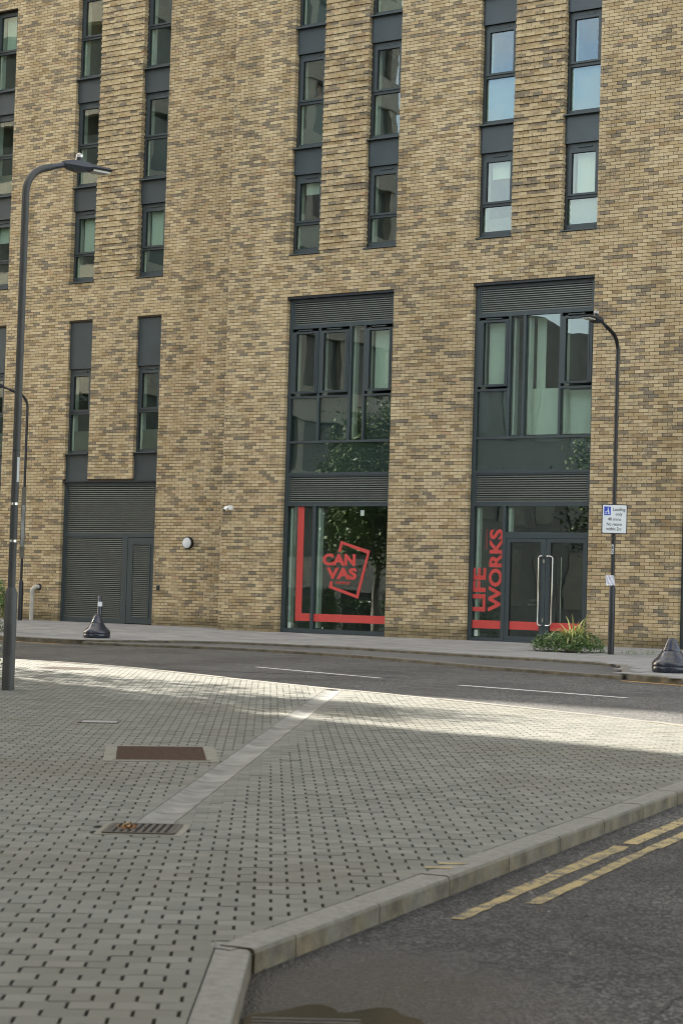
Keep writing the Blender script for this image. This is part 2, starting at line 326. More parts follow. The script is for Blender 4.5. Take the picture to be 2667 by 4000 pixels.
def lattice(poly, parent, name, m, ang, P, Rr, gp, gr, thick, off, a0, a1, dmin, dmax, nobj, org=(0, 0), avoid=(), clipper=None, notch=0):
    ca, sa = math.cos(ang), math.sin(ang); eu = (ca, sa); ev = (-sa, ca)
    lst = []
    corners = [(x, y) for x, y in poly]
    us = [x * ca + y * sa for x, y in corners]; vs_ = [-x * sa + y * ca for x, y in corners]
    j0, j1 = int(min(vs_) / Rr) - 1, int(max(vs_) / Rr) + 1; i0, i1 = int(min(us) / P) - 1, int(max(us) / P) + 1
    for j in range(j0, j1):
        for i in range(i0, i1):
            u = (i + .5 * (j & 1)) * P + org[0]; v = j * Rr + org[1]
            x = u * ca - v * sa; y = u * sa + v * ca
            dx, dy = x - CAM.x, y - CAM.y
            an = math.degrees(math.atan2(-dx, dy)); d = math.hypot(dx, dy)
            if not (a0 < an < a1 and dmin < d < dmax) or not (inpoly(x, y, poly) or (clipper and any(inpoly(x + P * .6 * q1, y + P * .6 * q2, poly) for q1, q2 in ((1, 0), (-1, 0), (0, 1), (0, -1))))): continue
            if any(inpoly(x, y, q) for q in avoid): continue
            px, py = proj((x, y, gz(y)))
            lst.append((d if -20 < px < 2690 and -20 < py < 4020 else 1e6 + d, x, y))
    lst.sort()
    hu, hv = (P - gp) / 2, (Rr - gr) / 2; ch = min(.004, gr)
    def clipped(x, y):
        q = [(x + a * hu * eu[0] + b_ * hv * ev[0], y + a * hu * eu[1] + b_ * hv * ev[1]) for a, b_ in ((-1, -1), (1, -1), (1, 1), (-1, 1))]
        return clipper(q, x, y) if clipper else None
    def poly_piece(mb, q, z_off, col):
        n = len(mb.v); k = len(q)
        mb.v += [(a, b_, gz(b_, z_off)) for a, b_ in q] + [(a, b_, gz(b_, z_off - thick)) for a, b_ in q]
        mb.f.append(tuple(range(n, n + k))); mb.f += [(n + i, n + k + i, n + k + (i + 1) % k, n + (i + 1) % k) for i in range(k)]
        mb.c += [col] * (2 * k); mb.mi += [0] * (k + 1)
    def piece(mb, x, y, z, col, jit):
        n = len(mb.v); dz = U(-jit, jit)
        if notch:                     # a drainage notch in the middle of one end
            sh_ = [(-hu, -hv), (hu, -hv), (hu, -hv * .80), (hu - notch, -hv * .76), (hu - notch, hv * .76), (hu, hv * .80), (hu, hv), (-hu, hv)]; k_ = len(sh_)
            for zz_ in (0, -thick):
                for a, b_ in sh_:
                    ox = a * eu[0] + b_ * ev[0]; oy = a * eu[1] + b_ * ev[1]; mb.v.append((x + ox, y + oy, z + G * oy + dz + zz_))
            mb.f.append(tuple(range(n, n + k_))); mb.f += [(n + i, n + k_ + i, n + k_ + (i + 1) % k_, n + (i + 1) % k_) for i in range(k_)]
            mb.c += [col] * (2 * k_); mb.mi += [0] * (k_ + 1); return
        for k, (su, sv) in enumerate(((-1, -1), (1, -1), (1, 1), (-1, 1))):
            ox = su * (hu - ch) * eu[0] + sv * (hv - ch) * ev[0]; oy = su * (hu - ch) * eu[1] + sv * (hv - ch) * ev[1]
            mb.v.append((x + ox, y + oy, z + G * oy + dz))
        for k, (su, sv) in enumerate(((-1, -1), (1, -1), (1, 1), (-1, 1))):
            ox = su * hu * eu[0] + sv * hv * ev[0]; oy = su * hu * eu[1] + sv * hv * ev[1]
            mb.v.append((x + ox, y + oy, z + G * oy - thick + dz))
        mb.f += [(n, n + 1, n + 2, n + 3)] + [(n + k, n + 4 + k, n + 4 + (k + 1) % 4, n + (k + 1) % 4) for k in range(4)]
        mb.c += [col] * 8; mb.mi += [0] * 5
    var = []
    for k in range(8):
        mb = MB(); piece(mb, 0, 0, 0, (U(.02, 1), R(), R()), 0); o = mb.build(name, m); var.append(o.data); bpy.data.objects.remove(o)
    mb = MB(); cnt = 0
    for d, x, y in lst:
        cl = clipped(x, y)
        if cl is not None:
            for q in cl:
                if len(q) < 3: continue
                ar = abs(sum(q[i][0] * q[(i + 1) % len(q)][1] - q[(i + 1) % len(q)][0] * q[i][1] for i in range(len(q)))) / 2
                if ar > 4e-4:
                    if cnt < nobj and d < 1e6:
                        m1 = MB(); poly_piece(m1, q, off, (U(.02, 1), R(), R())); m1.build(name, m, parent); cnt += 1
                    else: poly_piece(mb, q, off, (U(.02, 1), R(), R()))
        elif cnt < nobj and d < 1e6: inst(random.choice(var), (x, y, gz(y, off) + U(-.0015, .0015)), parent, name); cnt += 1
        else: piece(mb, x, y, gz(y, off), (U(.02, 1), R(), R()), .0015)
    if mb.v: mb.build('further_' + name + 's', m, parent, kind='stuff')
    print(name, len(lst))
# features set into the square (kept clear of pavers)
def rrect(cx, cy, hw, hh, ang):
    c, s_ = math.cos(ang), math.sin(ang)
    return [(cx + a * hw * c - b_ * hh * s_, cy + a * hw * s_ + b_ * hh * c) for a, b_ in ((-1, -1), (1, -1), (1, 1), (-1, 1))]
A36 = math.radians(36.4)
def halfclip(q, nx, ny, c):          # keep nx*x + ny*y <= c
    out = []
    for i in range(len(q)):
        a, b_ = q[i], q[(i + 1) % len(q)]; da = nx * a[0] + ny * a[1] - c; db = nx * b_[0] + ny * b_[1] - c
        if da <= 0: out.append(a)
        if da * db < 0: t_ = da / (da - db); out.append((a[0] + (b_[0] - a[0]) * t_, a[1] + (b_[1] - a[1]) * t_))
    return out
def line_hp(p, q, inset):            # half-plane to the right of p->q, moved inwards
    d = (Vector(q) - Vector(p)).normalized(); n = Vector((-d.y, d.x)); return n.x, n.y, n.dot(Vector(p)) - inset
HP1 = line_hp(K1, K2, .166); HP0 = line_hp((-6.6, -22), K1, .166); HP2 = line_hp(K2, K3, .156); HPF = [line_hp(ISL_FAR[i], ISL_FAR[i + 1], .146) for i in range(len(ISL_FAR) - 2)]
def square_clip(q, x, y):
    if y < -21.5:
        hp = HP0 if y > K1[1] else (HP1 if y > K2[1] + .12 else HP2)
        hits = [hp] if max(hp[0] * a + hp[1] * b_ - hp[2] for a, b_ in q) > 0 else []
    else:
        i = min(range(len(HPF)), key=lambda k: (Vector(((ISL_FAR[k][0] + ISL_FAR[k + 1][0]) / 2, (ISL_FAR[k][1] + ISL_FAR[k + 1][1]) / 2)) - Vector((x, y))).length)
        hp = HPF[i]
        hits = [hp] if max(hp[0] * a + hp[1] * b_ - hp[2] for a, b_ in q) > 0 else []
    res = [q]; cut = False
    for hp in hits: res = [halfclip(r, *hp) for r in res if len(r) > 2]; cut = True
    s_ = (Vector((x, y)) - CH0); al = s_.dot(cdv); ac = s_.dot(cnv)
    if -.1 < al < (CH1 - CH0).length + .05 and abs(ac) < CHW + .12:
        c0 = cnv.dot(CH0); new = []
        for r in res:
            new.append(halfclip(r, cnv.x, cnv.y, c0 - CHW - .006)); new.append(halfclip(r, -cnv.x, -cnv.y, -(c0 + CHW + .006)))
        res = new; cut = True
    return res if cut else None
CH0, CH1 = Vector((-14.42, -16.98)), Vector((-7.68, -28.66)); cdv = (CH1 - CH0).normalized(); cnv = Vector((-cdv.y, cdv.x)); CHW = .112
chan_poly = [tuple((CH0 + cnv * CHW)[:2]), tuple((CH1 + cnv * CHW)[:2]), tuple((CH1 - cnv * CHW)[:2]), tuple((CH0 - cnv * CHW)[:2])]
grate_poly = rrect(-7.56, -28.9, .22, .22, math.radians(32)); mh_poly = rrect(-10.48, -25.2, .40, .60, math.radians(40)); mh2_poly = rrect(-12.97, -23.12, .15, .11, math.radians(36))
mh3_poly = rrect(-19.75, -16.05, .40, .22, math.radians(12)); lampL_poly = rrect(-16.87, -20.34, .1, .1, 0)
ISL_IN = [(x, y - .14) for x, y in ISL_FAR[:-2]] + [(-7.0, -21), (-6.78, -22), (K1[0] - .17, K1[1]), (K2[0] - .17, K2[1] + .06), (K3[0] - .14, K3[1] - .1), (-1, -36.5), (-12, -45), (-40, -45)]
lattice(ISL_IN, ISL, 'paver', 'paver', A36, .16, .119, .002, .002, .022, 0, 20, 49, 5.5, 33, 300, avoid=(grate_poly, mh_poly, mh2_poly, mh3_poly), clipper=square_clip, notch=.0125)
FLAG_POLY = [(x + .02, y + .14) for x, y in FOOT_EDGE] + [(10, .1), (-29.4, .1), (-29.4, 1.2), (-70, 1.2)]
lattice(FLAG_POLY, FOOT, 'paving_slab', 'flag', 0, .6, .3, .012, .012, .01, 0, 18, 50, 10, 60, 300, avoid=(rrect(-18.35, -3.25, .62, .42, 0),))
# kerbstones along the edges
def kerb(line, parent, width, top, drop, left=True, step=.915, gap=.006, ch=.018):
    pts = [Vector(p) for p in line]; seg = [(pts[i + 1] - pts[i]).length for i in range(len(pts) - 1)]; tot = sum(seg)
    def at(s):
        i = 0
        while i < len(seg) - 1 and s > seg[i]: s -= seg[i]; i += 1
        return pts[i] + (pts[i + 1] - pts[i]) * (s / seg[i])
    def nrm(s):
        d = (at(min(tot, s + .15)) - at(max(0, s - .15))).normalized(); n = Vector((-d.y, d.x)); return n if left else -n
    s = 0
    while s < tot - .05:
        e = min(tot, s + step); mb = MB(); K = 3; rows = []; tz = U(-.003, .003)
        for k in range(K + 1):
            q = s + gap / 2 + (e - s - gap) * k / K; p = at(q); n = nrm(q)
            prof = [(0, drop - .02), (0, top - ch), (ch * .35, top - ch * .25), (ch, top), (width, top), (width, drop - .02)]
            rows.append([(p.x + n.x * a, p.y + n.y * a, gz(p.y + n.y * a, z) + tz) for a, z in prof])
        for r in rows: mb.v += r; mb.c += [(0, 0, 0)] * 6
        for k in range(K):
            for j in range(5):
                a = k * 6 + j; mb.f.append((a, a + 6, a + 7, a + 1) if left else (a, a + 1, a + 7, a + 6)); mb.mi.append(0)
        mb.f += [tuple(range(6)), tuple(range(K * 6, K * 6 + 6))[::-1]]; mb.mi += [0, 0]
        mb.build('kerbstone', 'kerb', parent); s = e
kerb(FOOT_EDGE[2:], FOOT, .14, .0, -.12, True)
kerb(BAY_OUT, BAY, .13, -.042, -.12, True, step=.78)
kerb(ISL_FAR[2:], ISL, .14, .004, -.12, False)
_d2 = (Vector(K3) - Vector(K2)).normalized(); _s2 = Vector(K2) - _d2 * .11
kerb([(-6.6, -22), K1, (K2[0] - .006, K2[1] + .03)], ISL, .16, .0, -.12, False, ch=.022, gap=.009)
kerb([tuple(_s2), K3, (-1, -36.5)], ISL, .15, -.004, -.12, False, ch=.022)
mb = MB(); obox_c = (K2[0] - .17, K2[1] + .06)
mb.box(obox_c[0] - .1, obox_c[0] + .09, obox_c[1] - .1, obox_c[1] + .1, gz(obox_c[1], -.1), gz(obox_c[1], -.0035)); mb.build('corner_stone', 'kerb', ISL)
# road markings
def strip(name, a, b_, wd, off, m, parent=ROAD, nseg=10, wob=0.0):
    a, b_ = Vector(a), Vector(b_); d = (b_ - a).normalized(); n = Vector((-d.y, d.x)) * wd / 2; mb = MB()
    L = []
    for k in range(nseg + 1):
        p = a + (b_ - a) * k / nseg; w1, w2 = 1 + U(-wob, wob), 1 + U(-wob, wob)
        L.append(((p.x + n.x * w1, p.y + n.y * w1), (p.x - n.x * w2, p.y - n.y * w2)))
    for k in range(nseg):
        q = [L[k][0], L[k + 1][0], L[k + 1][1], L[k][1]]; mb.quad(*[(x, y, gz(y, off)) for x, y in q][::-1])
    return mb.build(name, m, parent)
strip('centre_line_dash', (-19.54, -11.78), (-16.44, -12.77), .1, -.096, 'wpaint')
strip('centre_line_dash', (-14.77, -13.31), (-11.81, -13.89), .1, -.096, 'wpaint')
strip('centre_line_dash', (-9.9, -14.4), (-7.0, -15.1), .1, -.096, 'wpaint')
strip('yellow_line', (-45, -7.55), (-27.2, -8.0), .08, -.096, 'yellow_thin')
strip('yellow_line', (-13.75, -10.15), (-6, -12.5), .08, -.096, 'yellow_thin')
strip('road_patch_seam', (-20.6, -13.9), (-16.3, -12.4), .05, -.096, 'black')
kd = (Vector(K2) - Vector(K1)).normalized(); kn = Vector((-kd.y, kd.x))
def along(s, off): return Vector(K1) + kd * s + kn * off
strip('yellow_line', along(-2, .27), along(2.5, .27), .10, -.096, 'yellow', wob=.1)
strip('yellow_line', along(2.62, .26), along(4.6, .26), .10, -.096, 'yellow_worn', wob=.2)
strip('yellow_line', along(4.6, .27), along(5.5, .28), .07, -.096, 'yellow_worn', wob=.2)
strip('yellow_line', along(-2, .45), along(2.6, .45), .09, -.096, 'yellow', wob=.1)
strip('yellow_line', along(2.6, .44), along(4.9, .45), .075, -.096, 'yellow_worn', wob=.2)
strip('kerb_tick', (-5.54, -28.88), (-5.42, -28.80), .05, .005, 'yellow', ISL, 3)
strip('kerb_tick', (-5.52, -29.05), (-5.40, -28.97), .05, .005, 'yellow', ISL, 3)
def wiggle(name, pts, wd, m):
    mb = MB(); q = []
    for i in range(len(pts) - 1):
        for k in range(8): q.append(Vector(pts[i]).lerp(Vector(pts[i + 1]), k / 8) + Vector((U(-.012, .012), U(-.012, .012))))
    for i in range(len(q) - 1):
        d = (q[i + 1] - q[i]).normalized(); n = Vector((-d.y, d.x)) * wd * U(.4, 1.2)
        mb.quad(*[(v.x, v.y, gz(v.y, -.0965)) for v in (q[i] - n, q[i + 1] - n, q[i + 1] + n, q[i] + n)])
    mb.build(name, m, ROAD)
wiggle('road_crack', [(-3.1, -31.55), (-3.25, -31.05), (-3.42, -30.3), (-3.6, -29.75), (-3.72, -29.2), (-3.9, -28.2)], .006, 'rubber')
# puddle and gully by the corner
pud = []
for k in range(40):
    an = k / 40 * 2 * math.pi; r = 1 + .22 * math.sin(3 * an + 1) + .13 * math.sin(7 * an)
    c = Vector((-4.10, -32.02)) + kd * math.cos(an) * .42 * r + kn * math.sin(an) * .26 * r; pud.append((c.x, c.y))
tag(sheet('puddle', pud, -.0955, 'puddle', 'structure'))
g = empty('road_gully', (-4.28, -32.0, gz(-32, -.1)), 'dark ridged road gully grate in the puddle by the kerb corner', 'drain')
mb = MB(); gu = Vector((.83, .56)); gv = Vector((-.56, .83))
def obox(mb, c, hu, hv, z0, z1, eu=gu, ev=gv):
    n = len(mb.v)
    for z in (z0, z1):
        for a, b_ in ((-1, -1), (1, -1), (1, 1), (-1, 1)):
            x = c[0] + eu[0] * a * hu + ev[0] * b_ * hv; y = c[1] + eu[1] * a * hu + ev[1] * b_ * hv; mb.v.append((x, y, gz(y, z)))
    mb.f += [(n, n + 3, n + 2, n + 1), (n + 4, n + 5, n + 6, n + 7)] + [(n + k, n + (k + 1) % 4, n + 4 + (k + 1) % 4, n + 4 + k) for k in range(4)]
    mb.c += [(0, 0, 0)] * 8; mb.mi += [0] * 6
gc = (-4.13, -32.08)
mb = MB(); obox(mb, gc, .21, .21, -.12, -.097); mb.build('pit', 'black', g)
for k in range(8):
    mb = MB(); obox(mb, (gc[0] + gv.x * (k - 3.5) * .05, gc[1] + gv.y * (k - 3.5) * .05), .2, .012, -.12, -.0935); mb.build('bar', 'iron', g)
# drainage channel: dished blocks
ch = empty('drainage_channel', (CH0.x, CH0.y, gz(CH0.y)), 'pale dished concrete drainage channel running across the paved square', 'drain channel')
Lc = (CH1 - CH0).length; nb = int(Lc / .6)
for k in range(nb):
    mb = MB(); s0, s1 = k * Lc / nb + .005, (k + 1) * Lc / nb - .005; prof = [(-CHW, -.03)] + [(CHW * q_, -.015 * (1 - q_ * q_)) for q_ in (-1, -.75, -.5, -.25, 0, .25, .5, .75, 1)] + [(CHW, -.03)]
    for s_ in (s0, s1):
        for a, z in prof:
            p = CH0 + cdv * s_ + cnv * a; mb.v.append((p.x, p.y, gz(p.y, z + .001))); mb.c.append((0, 0, 0))
    n = len(prof)
    for j in range(n - 1): mb.f.append((j, j + 1, n + j + 1, n + j)); mb.mi.append(0)
    mb.f += [tuple(range(n))[::-1], tuple(range(n, 2 * n))]; mb.mi += [0, 0]
    o = mb.build('channel_block', 'channel', ch, smooth=True)
def iron_grate():
    g = empty('drain_grate', (-7.56, -28.9, gz(-28.9)), 'rusty iron drain grate at the foot of the channel, leaves caught on it', 'drain')
    e1 = Vector((math.cos(math.radians(32)), math.sin(math.radians(32)))); e2 = Vector((-e1.y, e1.x)); c = Vector((-7.56, -28.9))
    mb = MB(); obox(mb, c, .255, .255, -.05, .0035, e1, e2); mb.build('surround', 'surround', g)
    mb = MB(); obox(mb, c, .19, .19, -.03, .0055, e1, e2); mb.build('pit', 'black', g)
    mb = MB()
    for q, hu, hv in ((e2 * .2, .21, .014), (e2 * -.2, .21, .014), (e1 * .2, .014, .19), (e1 * -.2, .014, .19)): obox(mb, c + q, hu, hv, -.03, .011, e1, e2)
    mb.build('frame', 'iron', g)
    d1 = (e1 * .7 + e2 * .7).normalized(); d2 = Vector((-d1.y, d1.x))
    for k in range(9):
        t_ = (k - 4) * .043; hl = .185 - abs(t_) * .3
        mb = MB(); obox(mb, c + e1 * t_, .011, .185, -.03, .010, e1, e2); mb.build('bar', 'iron', g)
iron_grate()
def cover(poly_c, hw, hh, ang, name, label, m, sur, fr):
    e1 = Vector((math.cos(ang), math.sin(ang))); e2 = Vector((-e1.y, e1.x)); c = Vector(poly_c)
    g = empty(name, (c.x, c.y, gz(c.y)), label, 'manhole cover')
    if sur: mb = MB(); obox(mb, c, hw + sur, hh + sur, -.05, .0035, e1, e2); mb.build('surround', 'surround', g)
    mb = MB()
    for q, hu, hv in ((e2 * (hh + .015), hw + .03, .012), (e2 * -(hh + .015), hw + .03, .012), (e1 * (hw + .015), .012, hh), (e1 * -(hw + .015), .012, hh)): obox(mb, c + q, hu, hv, -.05, .0065, e1, e2)
    mb.build('frame', fr, g)
    mb = MB(); obox(mb, c, hw, hh, -.05, .005, e1, e2); mb.build('lid', m, g)
cover((-10.48, -25.2), .36, .58, math.radians(40), 'manhole_cover', 'large brown rusty manhole cover set in pale concrete beside the channel', 'rust_cover', .1, 'surround')
cover((-12.97, -23.12), .17, .13, math.radians(36), 'utility_cover', 'small flat grey utility cover among the pavers', 'cover_grey', 0, 'iron')
cover((-19.75, -16.05), .42, .24, math.radians(12), 'valve_cover', 'brown speckled cover in the sunlit strip near the road', 'rust_cover', .03, 'cover_grey')
# ------------------------------------------------------------------ the brick building
BLD = empty('apartment_building', (-27, 0, 0), 'buff brick apartment block with tall recessed grey window bays and shopfront', 'building')
YL = 1.125; ZT = 17.55
SILLS = [(8.955, 16.62)]
op_r = [(-27.74, -24.73, -.3, 7.93), (-22.63, -19.62, -.3, 7.93), (-17.515, -14.51, -.3, 7.93)]
upr = [(-27.72, -26.85), (-25.61, -24.715), (-22.60, -21.70), (-20.47, -19.60), (-17.49, -16.6), (-15.4, -14.52)]
op_r += [(a, b_, 8.955, 16.62) for a, b_ in upr]
op_l = [(-35.71, -32.51, -.3, 3.70), (-41.1, -37.93, -.3, 3.70)]
upl = [(-35.71, -34.85), (-33.40, -32.51), (-41.1, -40.2), (-38.8, -37.93)]
op_l += [(a, b_, 3.70, 7.90) for a, b_ in ((-35.66, -34.84), (-33.32, -32.51), (-41.1, -40.2), (-38.75, -37.93))] + [(a, b_, 8.955, 16.62) for a, b_ in upl]
rib = {0: [(-26.85, -25.61), (-21.70, -20.47)], YL: [(-34.85, -33.40), (-40.2, -38.8)]}
all_bricks = []     # (x0,x1,z0,z1,y,col,deep)
def tone():
    q = R()
    if q < .56: g_ = U(0, .08)
    elif q < .83: g_ = U(.10, .26)
    else: g_ = U(.27, .56)
    r_ = U(0, 1) if R() < .35 else U(.3, .85)
    return (max(.01, r_), g_, R())
def courses(xa, xb, Y, ops, z0, z1, phase):
    n0, n1 = int(math.floor(z0 / .075)), int(math.ceil(z1 / .075)); prev = None; streak = 0
    for k in range(n0, n1):
        zb = k * .075; zt = zb + .065
        free = [(xa, xb)]
        for a, b_, c, d in ops:
            if c < zt - .02 and d > zb + .02:
                nf = []
                for p, q in free:
                    if b_ <= p or a >= q: nf.append((p, q)); continue
                    if a > p: nf.append((p, a))
                    if b_ < q: nf.append((b_, q))
                free = nf
        off = phase + (.1125 if k & 1 else 0)
        for p, q in free:
            i = math.floor((p - off) / .225); x = off + i * .225; cuts = [p]
            while True:
                x += .225
                if x >= q - .045: break
                if x > p + .045: cuts.append(x)
            cuts.append(q + .01)
            for j in range(len(cuts) - 1):
                a, b_ = cuts[j], cuts[j + 1] - .01
                y = Y
                if k & 1 == 0:
                    for ra, rb in rib[Y]:
                        if a >= ra - .3 and b_ <= rb + .3 and zb > 8.94 and zt < 16.64 and (a + b_) / 2 > ra and (a + b_) / 2 < rb: y = Y - .024
                edge = abs(a - p) < 1e-6 or abs(b_ - q) < 1e-6
                if streak > 0 and prev is not None and R() < .8: col = (max(.01, min(1, prev[0] + U(-.1, .1))), max(0, prev[1] + U(-.1, .1)), R()); streak -= 1
                else:
                    col = tone(); prev = col
                    if col[1] > .10 and R() < .14: streak = 1
                all_bricks.append((a, b_, zb, zt, y, col, edge))
courses(-29.51, -12.0, 0, op_r, -.15, ZT, -27.74)
courses(-42.2, -29.6, YL, op_l, -.15, ZT, -35.71)
def brick_geo(mb, x0, x1, y, z0, z1, col, deep, j=.0014):
    n = len(mb.v); dep = .15 if deep else .03; dy = U(-.0018, .0018)
    f = lambda: U(-j, j)
    mb.v += [(x0 + f(), y + dy + f(), z0 + f()), (x1 + f(), y + dy + f(), z0 + f()), (x1 + f(), y + dy + f(), z1 + f()), (x0 + f(), y + dy + f(), z1 + f()),
             (x0, y + dep, z0), (x1, y + dep, z0), (x1, y + dep, z1), (x0, y + dep, z1)]
    mb.f += [(n, n + 1, n + 2, n + 3), (n + 1, n + 5, n + 6, n + 2), (n + 4, n, n + 3, n + 7), (n + 3, n + 2, n + 6, n + 7), (n + 4, n + 5, n + 1, n)]
    mb.c += [col] * 8; mb.mi += [0] * 5
# mortar core behind the bricks, cut round the openings
def mortar(xa, xb, Y, ops, z0, z1):
    mb = MB(); xs = sorted({xa, xb} | {v for o in ops for v in o[:2] if xa < v < xb}); zs = sorted({z0, z1} | {v for o in ops for v in o[2:] if z0 < v < z1})
    for i in range(len(xs) - 1):
        run = None
        for j in range(len(zs) - 1):
            cx, cz = (xs[i] + xs[i + 1]) / 2, (zs[j] + zs[j + 1]) / 2
            hole = any(a < cx < b_ and c < cz < d for a, b_, c, d in ops)
            if hole:
                if run: mb.box(xs[i], xs[i + 1], Y + .008, Y + .30, run[0], run[1]); run = None
            else: run = (run[0] if run else zs[j], zs[j + 1])
        if run: mb.box(xs[i], xs[i + 1], Y + .008, Y + .30, run[0], run[1])
    return mb
shr = lambda ops: [(a - .006, b_ + .006, c, d) for a, b_, c, d in ops]
WALL = mortar(-29.505, -12.0, 0, shr(op_r), -.3, ZT + .01); w2_ = mortar(-42.2, -29.0, YL, shr(op_l), -.3, ZT + .01)
n0 = len(WALL.v); WALL.v += w2_.v; WALL.c += w2_.c; WALL.mi += w2_.mi; WALL.f += [tuple(i + n0 for i in f_) for f_ in w2_.f]
WALL.box(-29.50, -29.2, .31, YL + .05, -.3, ZT)
WALL = WALL.build('brick_wall', 'mortar', BLD)
def score(bk):
    x0, x1, z0, z1, y, col, e = bk; px, py = proj(((x0 + x1) / 2, y, (z0 + z1) / 2))
    full = abs(x1 - x0 - .215) < .002 and not e
    return -(x0 + x1) if (full and 30 < px < 2640 and 20 < py < 3900) else 1e9
order = sorted(range(len(all_bricks)), key=lambda i: score(all_bricks[i]))
# the right-most pier has the largest bricks; take them from the ground up
near = [i for i in order[:700] if score(all_bricks[i]) < 1e8]; near = sorted(near, key=lambda i: all_bricks[i][2])[:300]; nearset = set(near)
var = []
for k in range(40):
    mb = MB(); brick_geo(mb, 0, .215, 0, 0, .065, tone(), False); o = mb.build('brick', 'brick'); var.append(o.data); bpy.data.objects.remove(o)
for i in near:
    x0, x1, z0, z1, y, col, e = all_bricks[i]; inst(random.choice(var), (x0, y + U(-.0015, .0015), z0), WALL, 'brick')
mb = MB()
for i, bk in enumerate(all_bricks):
    if i not in nearset: brick_geo(mb, bk[0], bk[1], bk[4], bk[2], bk[3], bk[5], bk[6])
mb.build('further_bricks', 'brick', BLD, kind='stuff')
print('bricks', len(all_bricks))
# mass of the building beyond the built courses
mb = MB(); mb.box(-92, -10, 4.6, 18, -.3, 38); mb.box(-29.5, -10, .02, 4.59, ZT, 38); mb.box(-92, -29.51, YL + .02, 4.59, ZT, 38)
mb.box(-92, -42.2, YL + .02, 4.59, -.3, ZT - .002); mb.box(-12.0, -10, .02, 4.59, -.3, ZT - .002)
mb.build('upper_storeys', 'far_brick', BLD); MB().box(-92.2, -9.8, 1.3, 18.2, 38, 38.4).build('roof', 'roof', BLD)
# ---- windows
def ring(mb, x0, x1, z0, z1, wl, wr, wb, wt, y0, y1):
    mb.box(x0, x0 + wl, y0, y1, z0, z1); mb.box(x1 - wr, x1, y0, y1, z0, z1)
    mb.box(x0 + wl, x1 - wr, y0, y1, z0, z0 + wb); mb.box(x0 + wl, x1 - wr, y0, y1, z1 - wt, z1)
def pane(parent, x0, x1, z0, z1, y, name='pane'):
    mb = MB(); tl = U(-.002, .002); mb.box(x0, x1, y, y + .006, z0, z1); return mb.build(name, 'glass', parent)
def room(parent, x0, x1, z0, z1, y0, depth=2.2, pale=False, lining=True):
    mb = MB(); y1 = y0 + depth; a = 0
    mb.quad((x0, y1, z0), (x1, y1, z0), (x1, y1, z1), (x0, y1, z1), mi=a); mb.quad((x0, y0, z0), (x0, y1, z0), (x0, y1, z1), (x0, y0, z1), mi=a)
    mb.quad((x1, y1, z0), (x1, y0, z0), (x1, y0, z1), (x1, y1, z1), mi=a); mb.quad((x0, y0, z0), (x1, y0, z0), (x1, y1, z0), (x0, y1, z0), mi=a)
    mb.quad((x0, y1, z1), (x1, y1, z1), (x1, y0, z1), (x0, y0, z1), mi=a)
    if lining: mb.box(x0 + .002, x0 + .05, y0 + .01, y0 + .16, z0 + .01, z1 - .01, mi=1)
    return mb.build('room_interior', ['room_pale' if pale else 'room', 'lining'], parent)
def vent(parent, xc, z, y, L=.36):
    mb = MB(); mb.box(xc - L / 2, xc + L / 2, y - .028, y + .0, z - .011, z + .011); mb.box(xc - L / 2 - .004, xc + L / 2 + .004, y - .006, y + .002, z - .016, z + .016); mb.build('trickle_vent', 'frame', parent)
def backing(parent, x0, x1, z0, z1, y, m, name='backing_panel'):
    MB().box(x0, x1, y, y + .02, z0, z1).build(name, m, parent)
def slot_window(x0, x1, Yf, lz0, lz1, uz0, uz1, zb, zt, upper=None, lower=None, openw=False, blindfrac=1.0):
    """one tall unit: fixed lower light, opening upper sash with trickle vent above"""
    y0, y1 = Yf, Yf + .075; mb = MB()
    ring(mb, x0, x1, zb, zt, .058, .058, lz0 - zb, zt - uz1 - .075, y0, y1); mb.box(x0 + .058, x1 - .058, y0, y1, lz1, uz0 - .035)
    wn = mb.build('window', 'frame', BLD)
    s = MB(); ring(s, x0 + .062, x1 - .062, uz0 - .034, uz1 + .073, .085, .085, .034, .073, y0 - (.02 if not openw else .05), y1 - .01)
    s.box(x0 + .05, x1 - .05, y0 - .034, y0 - .012, uz0 - .046, uz0 - .030); s.build('sash', 'frame', wn)
    g = MB(); ring(g, x0 + .147, x1 - .147, uz0, uz1, .008, .008, .008, .008, y0 + .0, y0 + .02); ring(g, x0 + .058, x1 - .058, lz0, lz1, .008, .008, .008, .008, y0 + .01, y0 + .03); g.build('gasket', 'rubber', wn)
    pane(wn, x0 + .147, x1 - .147, uz0, uz1, y0 + .022); pane(wn, x0 + .058, x1 - .058, lz0, lz1, y0 + .034)
    vent(wn, (x0 + x1) / 2 + .03, zt - .085, y0, .34)
    for xx in (x0 + .13, x1 - .13):
        MB().box(xx - .018, xx + .018, y0 - .005, y0, zb + (lz0 - zb) * .45 - .006, zb + (lz0 - zb) * .45 + .006).build('drain_cap', 'rubber', wn)
    MB().box(x0 - .004, x1 + .004, Yf - .19, Yf + .02, zb - .035, zb - .008).build('sill', 'frame', wn)
    room(wn, x0 + .06, x1 - .06, zb + .05, zt - .05, y1 + .003, 2.6)
    if upper: 
        z0 = uz1 - (uz1 - uz0) * blindfrac
        backing(wn, x0 + .20, x1 - .10, z0, uz1 + .03, y1 + .09, upper, 'blind')
    if lower: backing(wn, x0 + .062, x1 - .062, lz0, lz0 + (lz1 - lz0) * (1.0 if lower in ('blind_reflection_grey', 'panel', 'blind') else .55), y1 + .02, lower)
    return wn
def spandrel(x0, x1, y, z0, z1):
    return MB().box(x0 + .002, x1 - .002, y, y + .05, z0, z1).build('spandrel_panel', 'panel', BLD)
